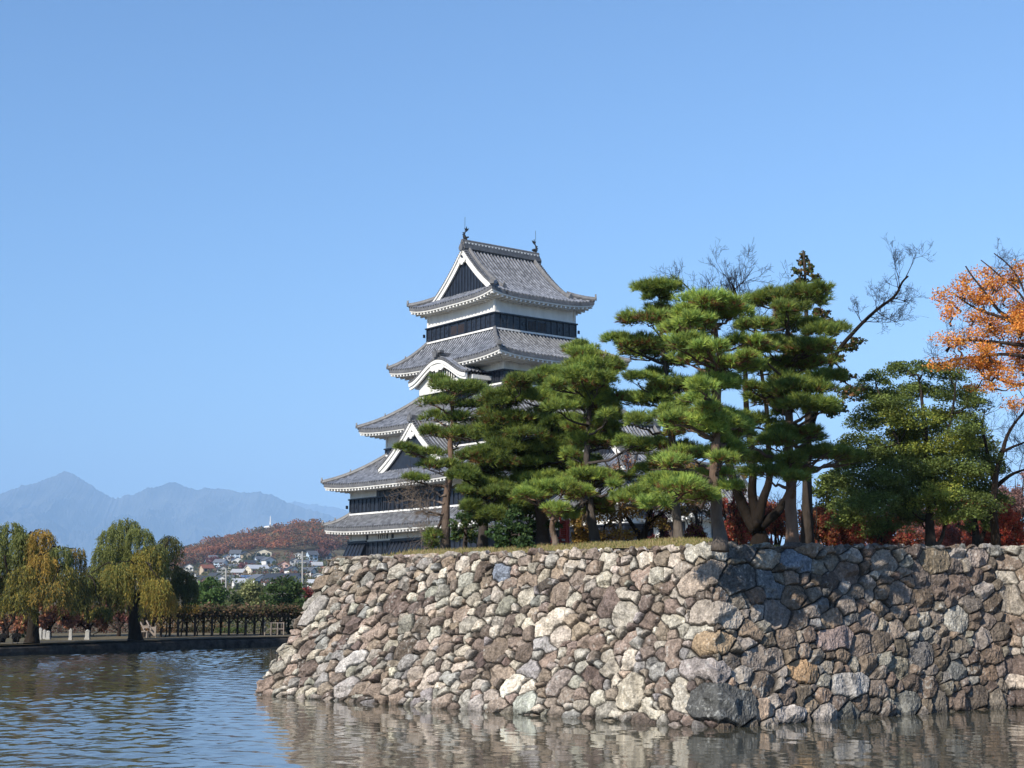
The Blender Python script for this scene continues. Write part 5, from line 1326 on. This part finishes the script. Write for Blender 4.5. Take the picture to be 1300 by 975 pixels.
rl2 = empty('railing', at(350, 810, 109) * np.array([1, 1, 0]) + np.array([0, 0, GZ]), 'low pale metal railing at the right end of the pergola', 'railing')
for px in (336, 344, 352, 360):
    p = at(px, 800, 108.6); mb = MB(); mb.box((p[0], p[1], GZ + .42), (.03, .03, .5)); mb.build('post', 'pale_timber', rl2)
for z in (.45, .88):
    a, b_ = at(336, 800, 108.6), at(361, 800, 108.6); mb = MB(); mb.box(((a[0] + b_[0]) / 2, 108.65, GZ + z), ((b_[0] - a[0]) / 2, .02, .025)); mb.build('rail', 'pale_timber', rl2)
for i, (px, Y, h, w, lab) in enumerate([(51, 97, .75, .13, 'tallest of three pale grey stone posts right of the orange-patched willow trunk'), (56, 98, .6, .11, 'middle one of three pale grey stone posts near the orange-patched willow trunk'), (61, 97, .55, .16, 'squat rightmost of three pale grey stone posts left of the dark clipped hedge'),
                                        (89.5, 96, .7, .12, 'pale grey stone post at the right end of the dark clipped hedge'), (111, 97, .62, .17, 'broad pale grey stone post alone on the bank between the willows')]):
    p = at(px, 810, Y); w *= .75; mb = MB()
    pr = np.array([(0, -.1), (0, h * .72), (.02, h * .75), (.02, h * .8), (w * .3, h * .95), (w * .8, h)])
    for z0, z1, ww in ((-.1, .1, w * 1.25), (.1, h * .78, w), (h * .78, h * .86, w * 1.15)):
        mb.box((p[0], p[1], GZ + (z0 + z1) / 2), (ww, ww, (z1 - z0) / 2))
    mb.tube(np.array([(p[0], p[1], GZ + h * .86), (p[0], p[1], GZ + h)]), np.array([w, w * .3]), 4)
    tag(mb.build('stone_post', 'granite'), lab, 'post', 'stone posts on the far bank')
def sitter(px, Y, jacket, trousers, lab, seed, face):
    R = rng(seed); g = at(px, 815, Y); g[2] = GZ; t = empty('person', g, lab, 'person')
    fx = np.array([math.sin(face), -math.cos(face), 0]); sx = np.array([fx[1], -fx[0], 0])
    V, Ed, Rd, Cl = [], [], [], []
    def v(f, s, z, r, c, par=None):
        V.append(tuple(g + fx * f + sx * s + ZU * z)); Rd.append(r); Cl.append(c)
        if par is not None: Ed.append((par, len(V) - 1))
        return len(V) - 1
    pel = v(0, 0, .13, .15, trousers); ch = v(.03, 0, .34, .15, jacket, pel); sh = v(.05, 0, .52, .14, jacket, ch); nk = v(.07, 0, .62, .06, (.5, .33, .25), sh)
    hd = v(.09, 0, .72, .095, (.5, .33, .25), nk); tp = v(.08, 0, .82, .085, (.02, .015, .012), hd)
    for s in (-1, 1):
        a = v(.07, s * .2, .5, .065, jacket, sh); b = v(.16, s * .24, .30, .05, jacket, a); c = v(.34, s * .12, .30, .04, jacket, b); v(.42, s * .08, .31, .035, (.5, .33, .25), c)
        a = v(.1, s * .1, .13, .09, trousers, pel); b = v(.42, s * .13, .36, .07, trousers, a); c = v(.52, s * .12, .06, .05, trousers, b); v(.64, s * .13, .04, .045, (.02, .02, .02), c)
    me = bpy.data.meshes.new('body'); me.from_pydata(V, Ed, [])
    o = bpy.data.objects.new('body', me); S.collection.objects.link(o); o.parent = t; o.location = -Vector(t['_o'])
    md = o.modifiers.new('skin', 'SKIN'); sk = me.skin_vertices[0].data
    for i, r in enumerate(Rd): sk[i].radius = (r, r)
    sk[0].use_root = True
    o.modifiers.new('sub', 'SUBSURF').levels = 1; o.modifiers['sub'].render_levels = 1
    ca = me.color_attributes.new('tint', 'FLOAT_COLOR', 'POINT')
    for i, c in enumerate(Cl): ca.data[i].color = (*c, 1)
    me.materials.append(M['cloth'])
sitter(5, 86.2, (.16, .03, .04), (.03, .03, .04), 'person in a dark red jacket sitting on the shaded bank', 81, -.3)
sitter(21, 87.4, (.05, .055, .07), (.02, .02, .025), 'person in dark clothes sitting on the bank left of the willow trunk', 82, .2)

# trees beyond the pergola
DG = [(.07, .12, .035), (.09, .14, .04), (.055, .095, .03)]
broad('pine_tree', 'pine tree', (268, 812), [(.2, (268, 812), (268, 780), (267, 755)), (.1, (268, 780), (258, 760)), (.1, (268, 780), (278, 756))],
      [(266, 742, 12, 6), (256, 752, 12, 6), (277, 752, 12, 6), (266, 758, 16, 7), (254, 765, 12, 6), (279, 765, 12, 6)], [(.09, .16, .045), (.11, .18, .05)], 'rounded bright green pine beyond the pergola, beside the rounded willow', 91, Y=150, zbase=GZ, leaf=.3, dens=150, fat=1.5, lumps=10, bark=(.6, .55, .5))
broad('willow_tree', 'willow', (322, 812), [(.2, (322, 812), (322, 780), (321, 755))], [(318, 746, 12, 7), (310, 752, 9, 9), (328, 752, 11, 9), (322, 760, 14, 10), (334, 764, 10, 10), (307, 764, 8, 9)],
      [(.25, .27, .11), (.21, .24, .10), (.29, .30, .14)], 'pale silvery-green young willow beyond the middle of the pergola', 92, Y=160, zbase=GZ, leaf=.28, dens=150, fat=1.4, lumps=14)
broad('shrub', 'shrub', (300, 812), [(.08, (300, 812), (300, 770))], [(296, 762, 9, 10), (304, 768, 9, 8), (300, 775, 12, 8)], [(.08, .12, .04), (.1, .12, .05)], 'green bush beyond the pergola, left of the pale young willow', 93, Y=140, zbase=GZ, leaf=.25, dens=150, fat=1.4)
broad('pine_tree', 'pine tree', (360, 812), [(.24, (360, 812), (361, 780), (358, 745)), (.1, (360, 780), (372, 755)), (.1, (360, 775), (345, 755))],
      [(358, 737, 16, 5), (372, 742, 11, 5), (345, 745, 10, 5), (358, 750, 20, 6), (376, 752, 9, 5), (344, 760, 13, 6), (364, 761, 20, 6), (350, 770, 16, 6), (372, 771, 14, 6), (384, 764, 9, 4)], DG, 'large dark pine in flat layers beyond the right end of the pergola', 94, Y=125, zbase=GZ, leaf=.22, dens=190, fat=1.35, lumps=10, bark=(.5, .45, .4))
broad('pine_tree', 'pine tree', (380, 812), [(.16, (380, 812), (379, 785), (377, 772))], [(376, 772, 14, 5), (386, 780, 12, 5), (372, 784, 14, 6), (384, 792, 13, 6), (370, 798, 10, 5)], [(.06, .10, .03), (.045, .08, .025)], 'low green pine at the right end of the pergola against the rampart', 95, Y=112, zbase=GZ, leaf=.2, dens=190, fat=1.3, bark=(.5, .45, .4))
broad('maple_tree', 'tree', (393, 812), [(.15, (393, 812), (393, 780), (392, 758))], [(390, 752, 9, 6), (398, 756, 9, 7), (388, 762, 9, 6), (396, 766, 10, 6)], [(.28, .07, .06), (.22, .06, .06)], 'red maple beyond the pergola, touching the rampart corner', 96, Y=135, zbase=GZ, leaf=.25, dens=150, fat=1.4)
broad('shrub', 'shrub', (412, 812), [(.06, (412, 812), (408, 760))], [(405, 748, 7, 8), (408, 760, 9, 8), (404, 770, 8, 8)], [(.09, .10, .03), (.14, .10, .03)], 'small yellow-green tree peeping over the sloping edge of the rampart', 97, Y=130, zbase=GZ, leaf=.25, dens=150, fat=1.4)
# fallen leaves drifting on the moat
R = rng(99); n = 900
qx = R.uniform(-9, 15, n); qy = R.uniform(28, 42, n); dens_ = vn(qx * .5, qy * .35, 8)
k = (dens_ > .52) & (R.random(n) < np.where(qx > 3, .75, .12))
qx, qy = qx[k], qy[k]; n = len(qx); th = R.uniform(0, 6.28, n); s_ = R.uniform(.015, .04, n)
V = np.stack([np.stack([qx + np.cos(th + a) * s_ * m_, qy + np.sin(th + a) * s_ * m_, np.full(n, .006)], 1) for a, m_ in ((0, 1), (1.57, .6), (3.14, 1), (4.71, .6))], 1).reshape(-1, 3)
pal = np.array([(.36, .16, .05), (.45, .28, .10), (.25, .10, .05), (.4, .3, .18)])
mb = MB(); mb.raw(V, quads=np.arange(4 * n).reshape(-1, 4), col=np.repeat(pal[R.integers(0, 4, n)], 4, 0)); tag(mb.build('leaves', 'leaves'), kind='stuff')

# ------------------------------------------------------------------ hillside town, wooded hill, hilltop tower
def slopeY(px, py):
    """distance at which the town slope shows at this pixel"""
    Ys = np.linspace(335, 1495, 400); X = (px - 650) / FOC * Ys
    yy = 764 - (hillz(X, Ys) - EYE) / Ys * FOC
    k = np.argmax(yy <= py) if (yy <= py).any() else len(Ys) - 1
    return Ys[k]
WALLC = {'white': (.72, .71, .69), 'cream': (.62, .56, .45), 'pale blue': (.45, .55, .66), 'grey': (.40, .40, .40), 'tan': (.46, .36, .26), 'pink': (.62, .42, .36)}
ROOFC = {'slate grey': (.13, .14, .16), 'dark': (.05, .055, .065), 'blue': (.07, .12, .22), 'rust-red': (.26, .10, .06), 'brown': (.14, .10, .07), 'silver': (.45, .46, .48)}
HS = [  # px, base py, width px, height px, wall, roof, storeys, facing
    (304, 748, 20, 12, 'white', 'silver', 1, .5), (328, 746, 28, 15, 'white', 'slate grey', 1, .8), (360, 747, 50, 17, 'grey', 'dark', 1, -.2), (279, 745, 18, 13, 'white', 'slate grey', 2, .3), (398, 746, 18, 9, 'white', 'silver', 1, 0), (266, 752, 14, 9, 'cream', 'brown', 1, -.4),
    (326, 731, 30, 12, 'cream', 'silver', 1, .6), (371, 731, 20, 10, 'white', 'dark', 1, .7), (392, 733, 18, 11, 'white', 'slate grey', 2, -.5), (404, 737, 20, 8, 'white', 'silver', 1, .1), (282, 731, 16, 11, 'grey', 'slate grey', 2, .2), (262, 729, 17, 10, 'tan', 'rust-red', 1, .6), (303, 733, 18, 9, 'white', 'silver', 1, -.2), (348, 729, 18, 9, 'white', 'blue', 1, .3),
    (360, 725, 17, 11, 'pink', 'rust-red', 2, .2), (341, 719, 18, 10, 'white', 'slate grey', 1, .7), (301, 718, 17, 9, 'white', 'blue', 1, .2), (317, 722, 15, 9, 'grey', 'dark', 2, .4), (280, 721, 17, 9, 'pale blue', 'slate grey', 2, -.3), (384, 722, 16, 9, 'white', 'slate grey', 1, .4), (402, 724, 15, 9, 'pale blue', 'silver', 2, .2), (374, 717, 14, 7, 'grey', 'slate grey', 1, .2), (330, 716, 14, 8, 'pale blue', 'slate grey', 1, .5),
    (335, 709, 24, 10, 'cream', 'slate grey', 1, .1), (299, 711, 16, 11, 'pale blue', 'slate grey', 2, 0), (312, 711, 14, 9, 'tan', 'dark', 1, .5), (396, 712, 15, 11, 'pale blue', 'slate grey', 2, .6), (425, 691, 24, 9, 'white', 'silver', 1, .1), (288, 713, 11, 7, 'white', 'blue', 1, .3), (256, 716, 12, 8, 'pale blue', 'slate grey', 1, .2), (379, 708, 9, 4, 'white', 'silver', 1, 0), (415, 730, 14, 9, 'cream', 'rust-red', 1, .4), (414, 712, 13, 8, 'white', 'slate grey', 1, .2),
    (245, 738, 15, 9, 'white', 'slate grey', 1, .3), (290, 741, 14, 9, 'pale blue', 'slate grey', 2, .6), (313, 740, 14, 8, 'white', 'blue', 1, .1), (256, 741, 13, 8, 'grey', 'dark', 1, .4), (382, 741, 14, 8, 'white', 'rust-red', 1, .5), (272, 737, 13, 8, 'white', 'dark', 1, -.3), (412, 743, 16, 9, 'white', 'slate grey', 1, .3), (296, 726, 13, 8, 'cream', 'slate grey', 1, .5), (270, 714, 12, 7, 'cream', 'slate grey', 1, .5), (347, 741, 14, 8, 'white', 'silver', 1, .2), (230, 745, 15, 9, 'white', 'brown', 1, .2), (240, 726, 13, 8, 'white', 'slate grey', 1, .1)]
ORD = ['leftmost', 'second from left', 'third from left', 'fourth from left', 'fifth from left', 'sixth from left', 'seventh from left', 'eighth from left', 'ninth from left', 'tenth from left', 'eleventh from left', 'twelfth from left', 'thirteenth from left', 'fourteenth from left', 'fifteenth from left', 'sixteenth from left']
def rowname(py): return 'lowest row' if py > 735 else 'middle row' if py > 722.5 else 'upper row' if py > 710.5 else 'topmost row'
rows_ = {}
for h in sorted(HS): rows_.setdefault(rowname(h[1]), []).append(h)
def house(px, py, w, h, wall, roof, st, face, label, seed):
    R = rng(seed); Y = slopeY(px, py); k = Y / FOC; c = at(px, py, Y); c[2] = float(hillz(c[0], c[1]))
    W_, H_ = w * k / 2 * .82, h * k; D_ = W_ * R.uniform(.65, .85)
    X = np.array([math.cos(face), math.sin(face), 0]); Yv = np.array([-X[1], X[0], 0])
    ze = c[2] + H_ * .66; zr = c[2] + H_ * 1.02
    t = empty('house', c, label, 'house', 'houses on the town slope')
    mb = MB(); mb.box((c[0], c[1], (c[2] - 3 + ze) / 2), (W_, D_, (ze - c[2] + 3) / 2), X, Yv, ZU, col=np.array(WALLC[wall]))
    g = np.array([c[0], c[1], 0]); gable_x = R.random() < .5
    A, B, a_, b_ = (X, Yv, W_, D_) if gable_x else (Yv, X, D_, W_)
    for s in (-1, 1): mb.prism([(-b_, ze), (b_, ze), (0, zr - .1)], B, ZU, A * .15 * s, g + A * s * (a_ - .15 * (s > 0) + (.15 if s < 0 else 0) - (.15 if s < 0 else 0)), col=np.array(WALLC[wall]))
    mb.build('wall', 'house_wall', t)
    mb = MB(); o_ = .7
    sl_ = (zr - ze) / b_
    for s in (-1, 1):
        e0 = g + B * s * (b_ + o_) + ZU * (ze - sl_ * o_); r0 = g + ZU * zr
        P = [e0 - A * (a_ + o_), e0 + A * (a_ + o_), r0 - A * (a_ + o_), r0 + A * (a_ + o_)]
        mb.hexa(P + [p + ZU * .3 for p in P], col=np.array(ROOFC[roof]) * R.uniform(.8, 1.2))
    mb.build('roof', 'house_roof', t)
    fr = -Yv if (-Yv)[1] < 0 else Yv
    nw = max(2, int(W_ / 1.6))
    for q in range(nw):
        for lv in range(st):
            x = (q + .5) / nw * 2 - 1; z = c[2] + (ze - c[2]) * (.5 if st == 1 else (.27 + .48 * lv)); wp = g + X * x * W_ + fr * (D_ + .03) + ZU * z
            mb = MB(); mb.box(wp, (W_ / nw * .55, .06, (ze - c[2]) * (.26 if st == 1 else .15)), X, fr, ZU); mb.build('window', 'pane', t)
i = 0
for rn, L_ in rows_.items():
    for j, h in enumerate(L_):
        st = 'tall ' if h[6] == 2 else ''
        house(*h, f'{h[4]} {st}house, {h[5]} roof, {ORD[j]} in {rn} of town', 500 + i); i += 1

# trees standing out in the town and on the hill
def far_tree(name, px, py, rx, h, cols, label, seed, cone=False, Y=None):
    R = rng(seed); Y = Y or slopeY(px, py); k = Y / FOC; c = at(px, py, Y); c[2] = float(hillz(c[0], c[1])); r, H_ = rx * k, h * k
    t = empty(name, c, label, 'tree', 'trees among the town houses')
    mb = MB(); mb.tube(np.array([c - ZU, c + ZU * H_ * .6]), np.array([.3, .12]), 6, col=(.7, .6, .5)); mb.build('trunk', 'bark', t)
    n = 420; u = nrm(R.normal(size=(n, 3))) * R.random((n, 1)) ** .4
    if cone: f = R.random(n) ** .6; th = R.uniform(0, 6.28, n); P = c + np.stack([np.cos(th) * r * f, np.sin(th) * r * f, H_ * (1 - f) + .1 * H_ * R.random(n)], 1)
    else: P = c + u * np.array([r, r, H_ * .42]) + ZU * H_ * .58
    P += R.normal(size=P.shape) * r * .06; cols = np.array(cols)
    mb = MB(); flakes(mb, P, r * .26, cols[R.integers(0, len(cols), n)] * R.uniform(.6, 1.3, (n, 1)), R); mb.build('crown', 'leaves', t)
far_tree('conifer_tree', 250, 714, 5, 14, [(.03, .05, .03)], 'dark pointed conifer at the left edge of the town below the wood', 601, True)
far_tree('round_tree', 326, 716, 8, 13, [(.035, .05, .045), (.04, .06, .05)], 'dark blue-green round tree in front of the wide cream house', 602)
PK = [(.24, .09, .09), (.2, .08, .08)]
far_tree('maple_tree', 270, 719, 9, 11, PK, 'dull crimson tree above the rust-red roofed house', 603)
far_tree('maple_tree', 309, 727, 8, 12, PK, 'dull crimson tree in the middle of the town', 604)
far_tree('maple_tree', 392, 722, 6, 9, [(.28, .05, .07)], 'small red tree beside the blue and white house on the right', 605)
far_tree('maple_tree', 418, 704, 13, 17, [(.25, .11, .07), (.2, .09, .07)], 'large rusty tree below the white house under the keep eaves', 606)
far_tree('maple_tree', 408, 712, 10, 15, [(.22, .10, .09), (.18, .09, .08)], 'mauve-brown tree left of the large rusty tree', 607)
far_tree('maple_tree', 262, 749, 10, 13, [(.18, .10, .10), (.2, .12, .1)], 'mauve bare-looking tree at the lower left of the town', 608)
for i, (px, y0, y1, lab) in enumerate([(384, 700, 750, 'tall grey utility pole at the right of the town'), (287, 722, 752, 'short grey utility pole at the left of the town')]):
    Y = slopeY(px, y1) * .9; p, q = at(px, y1 + 6, Y), at(px, y0, Y); t = empty('utility_pole', p, lab, 'pole')
    mb = MB(); mb.tube(np.stack([p - ZU * 2, q]), .28, 7); mb.build('pole', 'granite', t)
    for f in (.75, .88):
        mb = MB(); mb.box(p + (q - p) * f, (1.2, .1, .1)); mb.build('crossarm', 'granite', t)
def hillYfor(px): return 1500.0
tw = empty('hilltop_tower', at(343, 672, 1500), 'white tower with a thin mast on top of the wooded hill', 'tower')
k = 1500 / FOC; b = at(343, 672, 1500)
mb = MB(); mb.tube(np.stack([b - ZU * 14, b, b + ZU * 4 * k]), np.array([3.2, 3.2, 2.6]), 12); mb.build('shaft', 'white_paint', tw)
mb = MB(); mb.tube(np.stack([b + ZU * 1.2 * k, b + ZU * 2.0 * k, b + ZU * 3.6 * k, b + ZU * 4.4 * k]), np.array([4, 6.2, 6.2, 3.2]), 14); mb.build('deck', 'white_paint', tw)
mb = MB(); mb.tube(np.stack([b + ZU * 4 * k, b + ZU * 17 * k]), np.array([.75, .3]), 8); mb.build('mast', 'white_paint', tw)

# the wooded hill reads as one mass of autumn crowns
R = rng(88); mb = MB()
pal = np.array([(.32, .13, .075), (.38, .16, .08), (.24, .13, .09), (.27, .17, .09), (.18, .13, .085), (.14, .12, .07), (.42, .17, .08)])
N_ = 2600
for q in range(N_):
    Y = R.uniform(900, 1560); px = R.uniform(120, 500)
    c = np.array([(px - 650) / FOC * Y, Y, 0]); c[2] = float(hillz(c[0], c[1])); py = 764 - (c[2] - EYE) / Y * FOC
    lim = np.interp(px, [120, 235, 270, 300, 330, 360, 385, 400, 440, 520], [742, 726, 712, 706, 701, 702, 703, 700, 700, 700])
    if py > lim: continue
    r = R.uniform(5, 9.5); H_ = r * R.uniform(1.3, 1.8); n = 130
    u = nrm(R.normal(size=(n, 3))); u[:, 2] = np.abs(u[:, 2]) * .95 - .1; u *= (.82 + .25 * R.random((n, 1)))
    P = c + u * np.array([r, r, H_ * .62]) + ZU * H_ * .45 + R.normal(size=(n, 3)) * .35
    col = pal[R.integers(0, 7)] * R.uniform(.75, 1.2); flakes(mb, P, 1.75, np.clip(col * R.uniform(.7, 1.3, (n, 1)), 0, 1), R, .5)
o = mb.build('woods', 'leaves'); tag(o, kind='stuff')

# gardens and bushes between the houses
mb = MB(); pg_ = np.array([(.10, .13, .05), (.14, .14, .06), (.20, .14, .08), (.22, .10, .08), (.09, .11, .06), (.17, .15, .07)])
for q in range(420):
    px, py = R.uniform(215, 440), R.uniform(708, 752); Y = slopeY(px, py); c = at(px, py, Y); c[2] = float(hillz(c[0], c[1])); r = R.uniform(1.6, 3.6); n = 60
    u = nrm(R.normal(size=(n, 3))) * R.uniform(.7, 1.05, (n, 1)); P = c + u * np.array([r, r, r * .8]) + ZU * r * .6
    flakes(mb, P, 1.1, pg_[R.integers(0, 6)] * R.uniform(.6, 1.3, (n, 1)), R, .5)
tag(mb.build('shrubbery', 'leaves'), kind='stuff')
